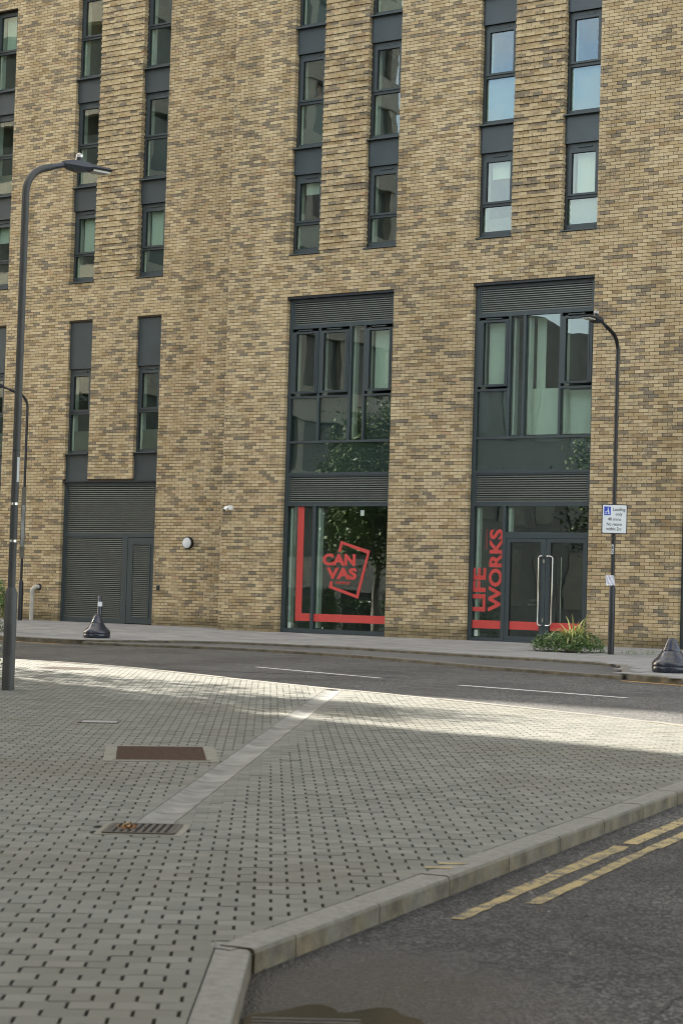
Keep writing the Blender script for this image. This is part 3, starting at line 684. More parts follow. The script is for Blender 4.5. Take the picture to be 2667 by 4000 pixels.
LV = [(9.10, 9.665, 9.77, 10.665, 8.965, 10.87), (11.60, 12.56, 12.67, 13.60, 11.50, 13.77), (14.50, 15.46, 15.57, 16.50, 14.40, 16.615)]
def column(x0, x1, Yf, Yp, cfg):
    for k, (a, b_, c, d, zb, zt) in enumerate(LV):
        up, lo, bf = cfg[k]
        slot_window(x0, x1, Yf, a, b_, c, d, zb, zt, up, lo, blindfrac=bf)
        if k < 2: spandrel(x0, x1, Yp, zt, LV[k + 1][4] - .036)
N0 = (None, None, 1)
column(*upr[0], .165, .09, [('blind', 'panel', .28), (None, 'panel', 1), (None, 'panel', 1)])
column(*upr[1], .165, .09, [(None, None, 1), (None, None, 1), (None, 'brown_film_reflection', 1)])
column(*upr[2], .165, .09, [('blind', 'brown_film_reflection', .4), (None, 'blind_reflection_grey', 1), (None, None, 1)])  # lower backings imitate reflections by colour, brown then pale grey
column(*upr[3], .165, .09, [('blind', 'blind_reflection_grey', 1), (None, 'blind_reflection_grey', 1), (None, None, 1)])  # pale grey lower backings stand in for a reflection
column(*upr[4], .165, .09, [N0, N0, N0]); column(*upr[5], .165, .09, [N0, N0, N0])
column(*upl[0], YL + .155, YL + .08, [('blind', 'brown_film_reflection', 1), (None, 'brown_film_reflection', 1), (None, None, 1)])
column(*upl[1], YL + .155, YL + .08, [('blind', 'panel', 1), (None, 'panel', 1), (None, None, 1)])
column(*upl[2], YL + .155, YL + .08, [N0, N0, N0])
column(*upl[3], YL + .155, YL + .08, [('blind', 'brown_film_reflection', .45), (None, 'brown_film_reflection', 1), ('blind', None, 1)])
for i, (x0, x1) in enumerate(((-35.66, -34.84), (-33.32, -32.51), (-41.1, -40.2), (-38.75, -37.93))):
    spandrel(x0, x1, YL + .06, 6.66, 7.895); spandrel(x0, x1, YL + .06, 3.70, 4.395)
    slot_window(x0, x1, YL + .12, 4.50, 5.46, 5.58, 6.47, 4.43, 6.66, 'blind_reflection_grey' if i == 2 else None, 'brown_film_reflection', blindfrac=1)
# ---- louvres
def louvre(x0, x1, z0, z1, Y, pitch=.0505, parent=BLD, fr=.04, name='louvre'):
    mb = MB(); ring(mb, x0, x1, z0, z1, fr, fr, fr * .7, fr * .9, Y, Y + .06); mb.box(x0 + fr, x1 - fr, Y + .085, Y + .10, z0, z1)
    lo = mb.build(name, 'frame', parent)
    xa, xb = x0 + fr + .001, x1 - fr - .001; za, zb = z0 + fr * .7, z1 - fr * .9; n = max(1, round((zb - za) / pitch)); p = (zb - za) / n
    me = None
    for k in range(n):
        if me is None:
            s = MB(); h = p
            prof = [(.0, .0), (.0, -.006), (.004, -.010), (.052, h * .62), (.056, h * .62 + .006), (.012, .004)]
            prof = [(.006, 0.0), (.0, .006), (.0, h * .52), (.006, h * .58), (.050, h * .93), (.052, h * .86), (.012, .006)]
            for x in (0, xb - xa):
                for a, z in prof: s.v.append((x, a, z)); s.c.append((0, 0, 0))
            m_ = len(prof)
            for j in range(m_): s.f.append((j, (j + 1) % m_, m_ + (j + 1) % m_, m_ + j)); s.mi.append(0)
            s.f += [tuple(range(m_))[::-1], tuple(range(m_, 2 * m_))]; s.mi += [0, 0]
            o = s.build('slat', 'slat'); me = o.data; bpy.data.objects.remove(o)
        inst(me, (xa, Y + .006, za + k * p), lo, 'slat')
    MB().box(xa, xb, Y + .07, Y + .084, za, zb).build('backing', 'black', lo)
    return lo
YB = .125
def bay_common(x0, x1):
    mb = MB(); y0, y1 = YB, YB + .09
    mb.box(x0, x0 + .10, y0, y1, -.02, 7.885); mb.box(x1 - .08, x1, y0, y1, -.02, 7.885)
    for a, b_ in ((7.845, 7.885), (7.18, 7.245), (4.465, 4.52), (3.705, 3.77), (2.98, 3.045)): mb.box(x0 + .10, x1 - .08, y0, y1, a, b_)
    fr = mb.build('bay_frame', 'frame', BLD)
    MB().box(x0 - .02, x1 + .0, .0 + .012, YB + .1, 7.887, 7.928).build('lintel', 'lead', fr)
    louvre(x0 + .10, x1 - .08, 7.245, 7.845, YB + .012); louvre(x0 + .10, x1 - .08, 3.045, 3.705, YB + .012)
    p = pane(fr, x0 + .10, x1 - .08, 3.77, 4.465, YB + .04); backing(fr, x0 + .10, x1 - .08, 3.77, 4.465, YB + .10, 'panel')
    return fr
def casement(parent, sx0, sx1, gx0, gx1, gz0, gz1, z0, z1, blind=None, openw=False):
    s = MB(); yo = YB - .015
    ring(s, sx0, sx1, gz0 - .04, gz1 + .05, gx0 - sx0, sx1 - gx1, .04, .05, yo, YB + .06)
    ring(s, gx0 - .03, gx1 + .03, gz0 - .03, gz1 + .03, .03, .03, .03, .03, yo - .012, yo + .01)
    s.box(gx0 - .06, gx1 + .06, yo - .022, yo, gz0 - .05, gz0 - .036)
    o = s.build('casement', 'frame', parent); pane(parent, gx0, gx1, gz0, gz1, YB + .02)
    g = MB(); ring(g, gx0, gx1, gz0, gz1, .007, .007, .007, .007, YB - .001, YB + .02); g.build('gasket', 'rubber', parent)
    vent(parent, (gx0 + gx1) / 2 - .02, z1 - .045, YB - .013, .40)
    if blind: backing(parent, gx0 + .05, gx1 + .02, gz0, gz1, YB + .16, blind, 'blind')
def wide_bay(x0, x1, kind):
    fr = bay_common(x0, x1); mb = MB(); y0, y1 = YB, YB + .09; zb, zt = 4.52, 7.18
    if kind == 2: mull = [(-26.885, -26.822), (-26.012, -25.946), (-25.607, -25.553)]; rails = [(x0 + .10, -26.885), (-26.822, -26.012), (-25.553, x1 - .08)]
    else: mull = [(x0 + .861, x0 + .919), (x0 + 1.231, x0 + 1.292), (x0 + 2.131, x0 + 2.181)]; rails = [(x0 + .10, x0 + .861), (x0 + 2.181, x1 - .08)]
    for a, b_ in mull: mb.box(a, b_, y0 + .002, y1, zb, zt)
    for a, b_ in rails: mb.box(a, b_, y0 + .001, y1, 5.53, 5.578)
    wn = mb.build('window', 'frame', BLD)
    if kind == 2:
        casement(wn, -27.638, -26.887, -27.50, -26.97, 5.69, 7.055, 5.578, 7.18); casement(wn, -26.82, -26.014, -26.717, -26.10, 5.69, 7.05, 5.578, 7.18); casement(wn, -25.551, -24.812, -25.432, -24.886, 5.69, 7.048, 5.578, 7.18, 'blind')
        for a, b_ in ((-27.64, -26.885), (-26.822, -26.012), (-25.553, -24.81)): pane(wn, a, b_, 4.52, 5.53, YB + .045); backing(wn, a, b_, 4.52, 5.53, YB + .12, 'panel')
        pane(wn, -25.946, -25.607, 4.52, 7.18, YB + .045)
        room(wn, -27.63, -26.86, 5.55, 7.15, YB + .12); room(wn, -26.84, -25.99, 5.55, 7.15, YB + .12); room(wn, -25.96, -25.59, 4.55, 7.15, YB + .12); room(wn, -25.57, -24.82, 5.55, 7.15, YB + .12)
    else:
        casement(wn, x0 + .102, x0 + .859, x0 + .24, x0 + .79, 5.675, 7.06, 5.578, 7.18, 'blind' if kind == 3 else None); casement(wn, x0 + 2.183, x1 - .082, x0 + 2.291, x0 + 2.838, 5.684, 7.047, 5.578, 7.18)
        pane(wn, x0 + .10, x0 + .861, 4.52, 5.53, YB + .045); backing(wn, x0 + .10, x0 + .861, 4.52, 5.53, YB + .12, 'panel')
        pane(wn, x0 + .919, x0 + 1.231, 4.52, 7.18, YB + .045); pane(wn, x0 + 1.292, x0 + 2.131, 4.52, 7.18, YB + .045); pane(wn, x0 + 2.181, x1 - .08, 4.52, 5.53, YB + .045)
        room(wn, x0 + .11, x0 + .85, 5.55, 7.15, YB + .12); room(wn, x0 + .93, x0 + 1.22, 4.55, 7.15, YB + .12); room(wn, x0 + 1.30, x0 + 2.12, 4.55, 7.15, YB + .12, pale=False); room(wn, x0 + 2.19, x1 - .09, 4.55, 7.15, YB + .12)
        if kind == 3:
            backing(wn, x0 + 1.30, x0 + 2.12, 4.53, 5.58, YB + .30, 'blind', 'low_screen'); backing(wn, x0 + 1.40, x0 + 1.62, 5.58, 7.15, YB + .34, 'blind', 'curtain'); backing(wn, x0 + 2.19, x1 - .09, 4.53, 5.52, YB + .30, 'blind', 'low_screen')
    return fr
F2 = wide_bay(-27.74, -24.73, 2); F3 = wide_bay(-22.63, -19.62, 3); F4 = wide_bay(-17.515, -14.505, 4)
# shop window of the logo bay
mb = MB(); y0, y1 = YB, YB + .09
mb.box(-27.64, -24.81, y0, y1, .012, .107); mb.box(-26.90, -26.826, y0 + .001, y1, .107, 2.98); SHOP = mb.build('shop_window', 'frame', BLD)
P1 = pane(SHOP, -27.64, -26.90, .107, 2.98, YB + .05); P2 = pane(SHOP, -26.826, -24.81, .107, 2.98, YB + .05)
room(SHOP, -27.66, -24.80, .02, 3.0, YB + .12, 3.6, lining=False)
for a in (-27.60, -26.80): MB().box(a, a + .055, YB + .10, YB + .24, .13, 2.94).build('lining', 'lining', SHOP)
YV = YB + .046
def flat(name, polys, m, parent, y=YV, th=.002):
    mb = MB()
    for q in polys:
        n = len(mb.v); k = len(q); mb.v += [(x, y, z) for x, z in q] + [(x, y + th, z) for x, z in q]; mb.c += [(0, 0, 0)] * (2 * k)
        mb.f.append(tuple(range(n, n + k))); mb.f.append(tuple(range(n + k, n + 2 * k))[::-1]); mb.mi += [0, 0]
        for j in range(k): mb.f.append((n + j, n + k + j, n + k + (j + 1) % k, n + (j + 1) % k)); mb.mi.append(0)
    me_o = mb.build(name, m, parent)
    return me_o
rect = lambda a, b_, c, d: [(a, c), (b_, c), (b_, d), (a, d)]
flat('red_stripe', [rect(-27.355, -27.175, .465, 2.978), rect(-27.355, -26.902, .285, .465)], 'red', SHOP)
flat('red_stripe', [rect(-26.824, -24.812, .285, .465)], 'red', SHOP)
flat('logo_outline', [[(-26.182, 1.92), (-26.121, 2.177), (-26.065, 2.095), (-26.104, 1.916)], [(-26.121, 2.177), (-25.293, 1.956), (-25.382, 1.888), (-26.065, 2.095)],
     [(-25.293, 1.956), (-25.589, .844), (-25.646, .931), (-25.382, 1.888)], [(-25.589, .844), (-26.418, 1.079), (-26.321, 1.124), (-25.646, .931)], [(-26.418, 1.079), (-26.386, 1.229), (-26.313, 1.235), (-26.321, 1.124)]], 'red', SHOP)
flat('paper_note', [rect(-25.59, -25.49, 2.76, 2.89)], 'white_vinyl', SHOP); flat('sticker', [rect(-27.56, -27.47, .11, .24)], 'white_vinyl', SHOP)
def text(name, s, m, parent, mapf, h, wdt, bold=.0, spacing=1.0):
    """letters of height h and total width wdt; mapf turns (u, v) into a world point"""
    cu = bpy.data.curves.new(name, 'FONT'); cu.body = s; cu.size = 1; cu.offset = bold; cu.space_character = spacing; cu.resolution_u = 3
    o = bpy.data.objects.new('tmp', cu); COL.objects.link(o); bpy.context.view_layer.update()
    me = bpy.data.meshes.new_from_object(o.evaluated_get(bpy.context.evaluated_depsgraph_get())); bpy.data.objects.remove(o)
    xs = [v.co.x for v in me.vertices]; ys = [v.co.y for v in me.vertices]
    cap = .70 + 2 * bold if not any(ch_ in s for ch_ in 'gyp') or not s.islower() else None
    x0, x1, y0, y1 = min(xs), max(xs), min(ys), max(ys)
    desc = any(ch_ in 'gypqj' for ch_ in s)
    yb = -bold if desc else y0; yt = y1
    for v in me.vertices:
        u = (v.co.x - x0) / (x1 - x0) * wdt; vv = (v.co.y - yb) / (yt - yb) * h
        v.co = Vector(mapf(u, vv))
    me.materials.append(M[m]); me.update()
    ob = bpy.data.objects.new(name, me); COL.objects.link(ob); setparent(ob, parent); return ob
up_ = lambda X, Z, y: (lambda u, v: (X + u, y, Z + v))
text('lettering', 'CAN', 'red', SHOP, up_(-26.614, 1.597, YV), .281, .926, .052)
text('lettering', 'VAS', 'red', SHOP, up_(-26.497, 1.280, YV), .276, .856, .052)
text('lettering', 'WEMBLEY', 'red', SHOP, up_(-26.239, 1.170, YV), .064, .426, .03)
# entrance bay
mb = MB(); x0, x1 = -22.63, -19.62
mb.box(-22.53, -19.70, y0, y1, .002, .03); mb.box(-22.53, -21.787, y0, y1, .03, .078); mb.box(-21.787, -21.726, y0 - .004, y1, .03, 2.98); mb.box(-21.726, -19.70, y0, y1, 2.345, 2.41); ENT = mb.build('entrance_screen', 'frame', BLD)
pane(ENT, -22.53, -21.787, .078, 2.98, YB + .05); pane(ENT, -21.726, -19.70, 2.41, 2.98, YB + .05)
room(ENT, -22.54, -19.69, .01, 3.0, YB + .13, 4.2, lining=False)
for a, c, d in ((-22.50, .10, 2.94), (-21.70, 2.42, 2.94)): MB().box(a, a + .06, YB + .10, YB + .22, c, d).build('lining', 'lining', ENT)
flat('red_stripe', [rect(-22.528, -21.789, .278, .457)], 'red', ENT); flat('sticker', [rect(-22.47, -22.38, .10, .235)], 'white_vinyl', ENT)
vertical = lambda X, Z, y: (lambda u, v: (X - v, y, Z + u))
text('lettering', 'LIFE', 'red', ENT, vertical(-22.207, .650, YV), .337, .967, .035)
text('lettering', 'WORKS', 'red', ENT, vertical(-21.796, .649, YV), .344, 1.826, .035)
text('lettering', 'CANVAS-STUDENT.COM', 'red', ENT, vertical(-22.197, 2.032, YV), .030, .432, .01)
door_spec = [(-21.70, -20.711, -21.591, -20.832), (-20.704, -19.72, -20.592, -19.802)]
mb = MB(); mb.box(-21.725, -21.702, y0 - .006, y1, .03, 2.345); mb.box(-19.722, -19.70, y0 - .006, y1, .03, 2.345); mb.box(-21.702, -19.722, y0 - .006, y1, 2.28, 2.345); mb.build('door_frame', 'frame', ENT)
for i, (a, b_, ga, gb) in enumerate(door_spec):
    mb = MB(); ring(mb, a, b_, .032, 2.276, ga - a, b_ - gb, .10, .086, y0 + .004, y1 - .01); d = mb.build('door', 'frame', BLD)
    pane(d, ga, gb, .132, 2.19, YB + .04)
    g_ = MB(); ring(g_, ga, gb, .132, 2.19, .008, .008, .008, .008, y0 + .01, y0 + .045); g_.build('gasket', 'rubber', d)
    flat('red_stripe', [rect(ga + .002, gb - .002, .277, .458)], 'red', d, YB + .036)
    at_, bx = ((-20.752, -20.835) if i == 0 else (-20.655, -20.50)); yb_ = y0 - .065
    pth = [(at_, y0 + .004, 1.89), (at_, yb_ + .03, 1.89), (at_ + (bx - at_) * .15, yb_ + .006, 1.89), (at_ + (bx - at_) * .7, yb_, 1.889), (bx, yb_, 1.86), (bx, yb_, 1.1), (bx, yb_, .43), (at_ + (bx - at_) * .7, yb_, .392), (at_ + (bx - at_) * .15, yb_ + .006, .391), (at_, yb_ + .03, .391), (at_, y0 + .004, .391)]
    MB().tube(pth, .016, 12).build('handle', 'steel', d, smooth=True)
    if i: MB().tube([(bx + .10, y1 + .06, 1.88), (bx + .10, y1 + .06, .40)], .014, 10).build('inner_handle', 'steel', d, smooth=True)
    if i == 0:
        for z in (1.78, .50):
            mb = MB(); mb.box(-20.762, -20.728, y0 - .006, y0 + .004, z - .04, z + .04); mb.build('lock', 'steel', d)
        text('door_notice', 'PRIVATE', 'cover_grey', d, up_(-21.10, .90, YB + .048), .055, .28, .0); text('door_notice', 'PROPERTY', 'cover_grey', d, up_(-21.14, .80, YB + .048), .055, .34, .0)
# fourth bay and plain glazing at its foot
mb = MB(); mb.box(-17.415, -14.59, y0, y1, .012, .107); mb.box(-16.6, -16.53, y0, y1, .107, 2.98); s4 = mb.build('shop_window', 'frame', BLD); pane(s4, -17.415, -16.6, .107, 2.98, YB + .05); pane(s4, -16.53, -14.59, .107, 2.98, YB + .05); room(s4, -17.41, -14.6, .02, 3, YB + .12, 3.4, lining=False)
# louvred plant-room bays on the left
YD = YL + .10
def plant_bay(x0, x1):
    mb = MB(); ya, yb = YD, YD + .09
    mb.box(x0, x0 + .09, ya, yb, -.02, 3.66); mb.box(x1 - .06, x1, ya, yb, -.02, 3.66); mb.box(x0 + .09, x1 - .06, ya, yb, 3.60, 3.66); mb.box(x0 + .09, x1 - .06, ya, yb, 2.25, 2.315)
    mb.box(x0 + .09, x1 - 1.10, ya, yb, .02, .11); mb.box(x1 - 1.10, x1 - .96, ya - .004, yb, .02, 2.25); fr = mb.build('bay_frame', 'frame', BLD)
    MB().box(x0 - .02, x1, YL + .012, YD + .08, 3.662, 3.698).build('lintel', 'lead', fr)
    louvre(x0 + .09, x1 - .06, 2.315, 3.60, YD + .01); louvre(x0 + .09, x1 - 1.10, .11, 2.25, YD + .01)
    mb = MB(); a, b_ = x1 - .945, x1 - .07; ring(mb, a, b_, .035, 2.235, .14, .12, .13, .15, ya - .002, yb - .01); d = mb.build('door', 'frame', BLD)
    mb = MB(); xa, xb = a + .14, b_ - .12
    ring(mb, xa, xb, .165, 2.085, .035, .035, .03, .03, ya - .014, ya + .03); mb.build('louvre_frame', 'frame', d)
    n = 37; p = (2.05 - .20) / n; me = None
    for k in range(n):
        if me is None:
            s = MB(); h = p; prof = [(.006, 0.0), (.0, .006), (.0, h * .52), (.006, h * .58), (.050, h * .93), (.052, h * .86), (.012, .006)]
            for x in (0, xb - xa - .072):
                for q, z in prof: s.v.append((x, q, z)); s.c.append((0, 0, 0))
            m_ = len(prof)
            for j in range(m_): s.f.append((j, (j + 1) % m_, m_ + (j + 1) % m_, m_ + j)); s.mi.append(0)
            s.f += [tuple(range(m_))[::-1], tuple(range(m_, 2 * m_))]; s.mi += [0, 0]
            o = s.build('slat', 'slat'); me = o.data; bpy.data.objects.remove(o)
        inst(me, (xa + .036, ya - .006, .20 + k * p), d, 'slat')
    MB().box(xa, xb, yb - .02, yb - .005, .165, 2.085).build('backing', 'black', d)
    for z in (.55, .72, 1.15): MB().tube([(a + .035, ya - .012, z), (a + .035, ya, z)], .012, 10).build('lock', 'steel', d)
plant_bay(-35.71, -32.51); plant_bay(-41.1, -37.93)
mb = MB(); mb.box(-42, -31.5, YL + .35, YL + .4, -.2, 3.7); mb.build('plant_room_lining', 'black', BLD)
# ------------------------------------------------------------------ fixtures on the walls
g = empty('wall_light', (-31.39, YL, 2.11), 'round white bulkhead light with black rim on the brick wall', 'light')
MB().tube([(-31.39, YL + .004, 2.11), (-31.39, YL - .06, 2.11), (-31.39, YL - .075, 2.11)], [.158, .158, .150], 40).build('rim', 'signblack', g, smooth=True)
MB().tube([(-31.39, YL - .07, 2.11), (-31.39, YL - .088, 2.11), (-31.39, YL - .100, 2.11)], [.135, .128, .085], 40).build('diffuser', 'signwhite', g, smooth=True)
g = empty('security_camera', (-29.22, 0, 2.95), 'small white security camera on the brick corner', 'camera')
MB().box(-29.26, -29.16, -.06, -.002, 2.89, 2.99).build('bracket', 'white', g)
mb = MB(); mb.tube([(-29.26, -.06, 2.95), (-29.28, -.11, 2.935), (-29.30, -.165, 2.88)], [.034, .040, .039], 20); mb.build('body', 'white', g, smooth=True)
mb = MB(); mb.tube([(-29.300, -.165, 2.879), (-29.304, -.178, 2.865)], [.037, .034], 20); mb.build('lens_ring', 'signblack', g, smooth=True)
g = empty('card_reader', (-32.31, YL, .96), 'small black card reader on a brick-coloured plate beside the louvred door', 'card reader')
MB().box(-32.38, -32.27, YL - .014, YL - .002, .88, 1.05).build('plate', 'surround', g); MB().box(-32.36, -32.29, YL - .04, YL - .013, .91, 1.01).build('reader', 'signblack', g)
g = empty('drainpipe', (-36.53, YL - .12, 0), 'short pale grey drainpipe with an elbow into the wall', 'pipe')
MB().tube([(-36.53, YL - .12, -.02), (-36.53, YL - .12, .76)], .056, 20).build('pipe', 'pvc', g, smooth=True)
MB().tube([(-36.53, YL - .12, .74), (-36.53, YL - .12, .80), (-36.50, YL - .10, .86), (-36.45, YL - .06, .895), (-36.40, YL + .02, .90)], .060, 20).build('elbow', 'pvc', g, smooth=True)
MB().tube([(-36.40, YL - .025, .90), (-36.40, YL + .01, .90)], .085, 20).build('collar', 'bollard', g, smooth=True)
g = empty('ceiling_lamp', (-35.18, YL + 1.3, 16.5), 'glowing warm ceiling lamp behind the top left window', 'lamp')
MB().tube([(-35.18, YL + 1.2, 16.555), (-35.18, YL + 1.2, 16.49)], [.17, .15], 24).build('shade', 'lit', g)
MB().tube([(-35.18, YL + 1.2, 16.57), (-35.18, YL + 1.2, 16.555)], [.18, .18], 24).build('base', 'white', g)
# bottle and bowl on a sill
g = empty('bottle', (-22.34, .35, 5.68), 'small yellow bottle standing on the sill of the open casement', 'bottle')
MB().tube([(-22.34, .32, 5.676), (-22.34, .32, 5.76), (-22.34, .32, 5.775)], [.022, .022, .012], 14).build('body', 'yellow_bottle', g); MB().tube([(-22.34, .32, 5.775), (-22.34, .32, 5.80)], .014, 12).build('cap', 'signblack', g)
# ------------------------------------------------------------------ lamp posts
def lamp(loc, arm, reach, ztop, rb, rs, hb, label, m, scale=1.0, dirty=False):
    x, y = loc; z0 = gz(y); a = Vector((arm[0], arm[1], 0)).normalized(); g = empty('street_lamp', (x, y, z0), label, 'street lamp', 'street lamps along the road')
    MB().tube([(x, y, z0 - .05), (x, y, hb - .07), (x, y, hb), (x, y, hb + .002)], [rb, rb, rs + .006, rs], 28).build('base', m, g, smooth=True)
    P = Vector((x, y, 0)); zb = ztop - .42
    pts = [P + Vector((0, 0, hb - .02)), P + Vector((0, 0, hb + 1.5)), P + Vector((0, 0, zb))]
    for k in range(1, 9):
        an = k / 8 * math.radians(72); r_ = .36
        pts.append(P + a * (r_ * (1 - math.cos(an))) + Vector((0, 0, zb + r_ * math.sin(an))))
    e = pts[-1]; tang = (a * math.sin(math.radians(72)) + UP * math.cos(math.radians(72)))
    pts.append(e + tang * (reach * .30))
    MB().tube(pts, [rs, rs, rs * .98] + [rs * .96] * 9, 24).build('shaft', m, g, smooth=True)
    tip = pts[-1]
    MB().tube([tip - tang * .02, tip + tang * .16, tip + tang * .30], [rs * .72] * 3, 16).build('spigot', 'lantern', g, smooth=True)
    h0 = tip + tang * .17; b_ = a.cross(UP); ln = MB()
    prof = [(0, .045, .03, .03), (.10, .08, .055, .06), (.28, .10, .06, .075), (.36, .10, .045, .05), (.40, .115, .03, .022), (.66, .115, .022, .018), (.70, .10, .012, .012)]
    base = len(ln.v)
    for s_, hw, up2, dn in prof:
        p = h0 + a * s_ + UP * (.02 + s_ * .02)
        for q in (b_ * hw - UP * dn * .2, b_ * hw * .75 + UP * up2, -b_ * hw * .75 + UP * up2, -b_ * hw - UP * dn * .2, -b_ * hw * .7 - UP * dn, b_ * hw * .7 - UP * dn):
            ln.v.append(tuple(p + q)); ln.c.append((0, 0, 0))
    for i in range(len(prof) - 1):
        for k in range(6): k2 = (k + 1) % 6; ln.f.append((base + i * 6 + k, base + i * 6 + k2, base + i * 6 + 6 + k2, base + i * 6 + 6 + k)); ln.mi.append(0)
    ln.f += [tuple(range(base, base + 6))[::-1], tuple(range(base + 36, base + 42))]; ln.mi += [0, 0]
    ln.build('lantern', 'lantern', g, smooth=True)
    mb = MB(); c0, c1 = h0 + a * .41 + UP * .002, h0 + a * .66 + UP * .006
    mb.quad(tuple(c0 + b_ * .075), tuple(c1 + b_ * .075), tuple(c1 - b_ * .075), tuple(c0 - b_ * .075))
    mb.v = [(v[0], v[1], v[2] + .004) for v in mb.v]; n = len(mb.v); mb.v += [(v[0], v[1], v[2] - .024) for v in mb.v]; mb.c += [(0, 0, 0)] * 4
    mb.f += [(7, 6, 5, 4)] + [(k, (k + 1) % 4, 4 + (k + 1) % 4, 4 + k) for k in range(4)]; mb.mi += [0] * 5; mb.build('lens', 'lens', g)
    pc = h0 + a * .24 + UP * .075
    MB().tube([pc, pc + UP * .055], .043, 16).build('photocell_base', 'signblack', g, smooth=True); MB().tube([pc + UP * .056, pc + UP * .095, pc + UP * .115], [.042, .042, .012], 16).build('photocell_dome', 'dome', g, smooth=True)
    return g
LR = (-17.25, -3.55); LL = (-16.87, -20.34); LF = (-36.39, .42)
lamp(LR, (0, -1), 1.0, 6.17, .062, .038, 1.27, 'black street lamp beside the leafy plant, carrying the loading sign', 'lamp_paint')
gL = lamp(LL, (.22, .975), .42, 6.13, .075, .046, .90, 'grey street lamp standing nearest, on the paved square', 'lamp_grey')
lamp(LF, (-.45, -.89), .9, 6.03, .066, .036, 1.06, 'black street lamp against the brick wall by the drainpipe', 'lamp_paint')
for loc_, r_, g_ in ((LR, .062, bpy.data.objects['street_lamp']), (LL, .075, gL)):
    mb = MB(); rows_ = []
    for k in range(7):
        an = -.55 + 1.1 * k / 6; dv = (-fw * math.cos(an) + rt * math.sin(an)) * (r_ + .0025); rows_.append((loc_[0] + dv.x, loc_[1] + dv.y))
    z0_ = gz(loc_[1]) + .42
    for k in range(6): mb.quad((*rows_[k], z0_), (*rows_[k + 1], z0_), (*rows_[k + 1], z0_ + .38), (*rows_[k], z0_ + .38))
    mb.build('access_door', 'lamp_paint' if g_ is not gL else 'lamp_grey', g_)
# number plates, bands and bills on the posts
def band(name, g_, loc, z, r, h, m): return MB().tube([(loc[0], loc[1], z), (loc[0], loc[1], z + h)], r, 28).build(name, m, g_, smooth=True)
for z in (1.45, 1.90): band('clamp_band', gL, LL, z, .0475, .03, 'steel')
for z in (2.55,): band('clamp_band', gL, LL, z, .0475, .02, 'lamp_paint')
tp = Vector((LL[0], LL[1], 0)) + rt * .10
mb = MB(); q = rt * .035; d_ = fw * .004
for s_ in (-1, 1): pass
def plate(name, c, hw, z0, z1, m, g_=None, th=.004, nv=None):
    nv = nv or -fw; e = Vector((-nv.y, nv.x, 0)); mb = MB(); p = []
    for dd in (0, th):
        for su, z in ((-1, z0), (1, z0), (1, z1), (-1, z1)): v = Vector(c) + e * su * hw - nv * dd; p.append((v.x, v.y, z))
    mb.v = p; mb.c = [(0, 0, 0)] * 8; mb.mi = [0] * 6; mb.f = [(3, 2, 1, 0), (4, 5, 6, 7)] + [(k, (k + 1) % 4, 4 + (k + 1) % 4, 4 + k) for k in range(4)]
    return mb.build(name, m, g_)
sgn = empty('street_sign', (tp.x, tp.y, 1.3), 'narrow pale street sign seen almost edge-on, strapped to the near lamp', 'sign')
plate('board', tuple(tp + rt * .01), .028, 1.26, 2.12, 'surround', sgn)
for k in range(3): plate('sign_line', tuple(tp + rt * (-.004 + .012 * k) - fw * .003), .0016, 1.40, 1.90, 'signwhite', sgn)
plate('number_plate', tuple(Vector((LL[0], LL[1], 0)) + rt * .036 - fw * .040), .014, 2.18, 2.48, 'signwhite', gL)
# loading sign on the right-hand post
sg = empty('parking_sign', (LR[0], LR[1], 2.25), 'white loading-only parking sign with blue trolley symbol on the lamp post', 'sign')
c0 = Vector((LR[0], LR[1], 0)) - fw * .075; th_ = .012
def sp_(u, z, d=0.0): return Vector((c0.x, c0.y, 0)) + rt * u - fw * d + UP * z
def splate(name, u0, u1, z0, z1, d, m, r=.02, th=.006):
    pts = []
    for cu, cz, a0 in ((u1 - r, z1 - r, 0), (u0 + r, z1 - r, 90), (u0 + r, z0 + r, 180), (u1 - r, z0 + r, 270)):
        for k in range(5): an = math.radians(a0 + k * 22.5); pts.append((cu + r * math.cos(an), cz + r * math.sin(an)))
    mb = MB(); n = len(pts)
    for dd in (d, d - th): 
        for u, z in pts: mb.v.append(tuple(sp_(u, z, dd))); mb.c.append((0, 0, 0))
    mb.f = [tuple(range(n)), tuple(range(n, 2 * n))[::-1]] + [(k, n + k, n + (k + 1) % n, (k + 1) % n) for k in range(n)]; mb.mi = [0] * (n + 2)
    return mb.build(name, m, sg)
SZ0, SZ1, SU = 2.245, 2.815, .245
splate('backing_plate', -SU, SU, SZ0, SZ1, 0, 'signblack', .03, .012); splate('face', -SU + .018, SU - .018, SZ0 + .018, SZ1 - .018, .003, 'signwhite', .018, .003)
splate('symbol_panel', -.20, -.075, 2.60, 2.765, .005, 'signblue', .008, .002)
def spoly(name, pts, d, m):
    mb = MB()
    for q in pts:
        n = len(mb.v)
        for u, z in q: mb.v.append(tuple(sp_(u, z, d))); mb.c.append((0, 0, 0))
        mb.f.append(tuple(range(n, n + len(q)))); mb.mi.append(0)
    return mb.build(name, m, sg)
def circ(u, z, r): return [(u + r * math.cos(k * math.pi / 5), z + r * math.sin(k * math.pi / 5)) for k in range(10)]
def bar(u0, z0, u1, z1, w_): 
    d = Vector((u1 - u0, z1 - z0)).normalized(); n = Vector((-d.y, d.x)) * w_ / 2
    return [(u0 + n.x, z0 + n.y), (u0 - n.x, z0 - n.y), (u1 - n.x, z1 - n.y), (u1 + n.x, z1 + n.y)]
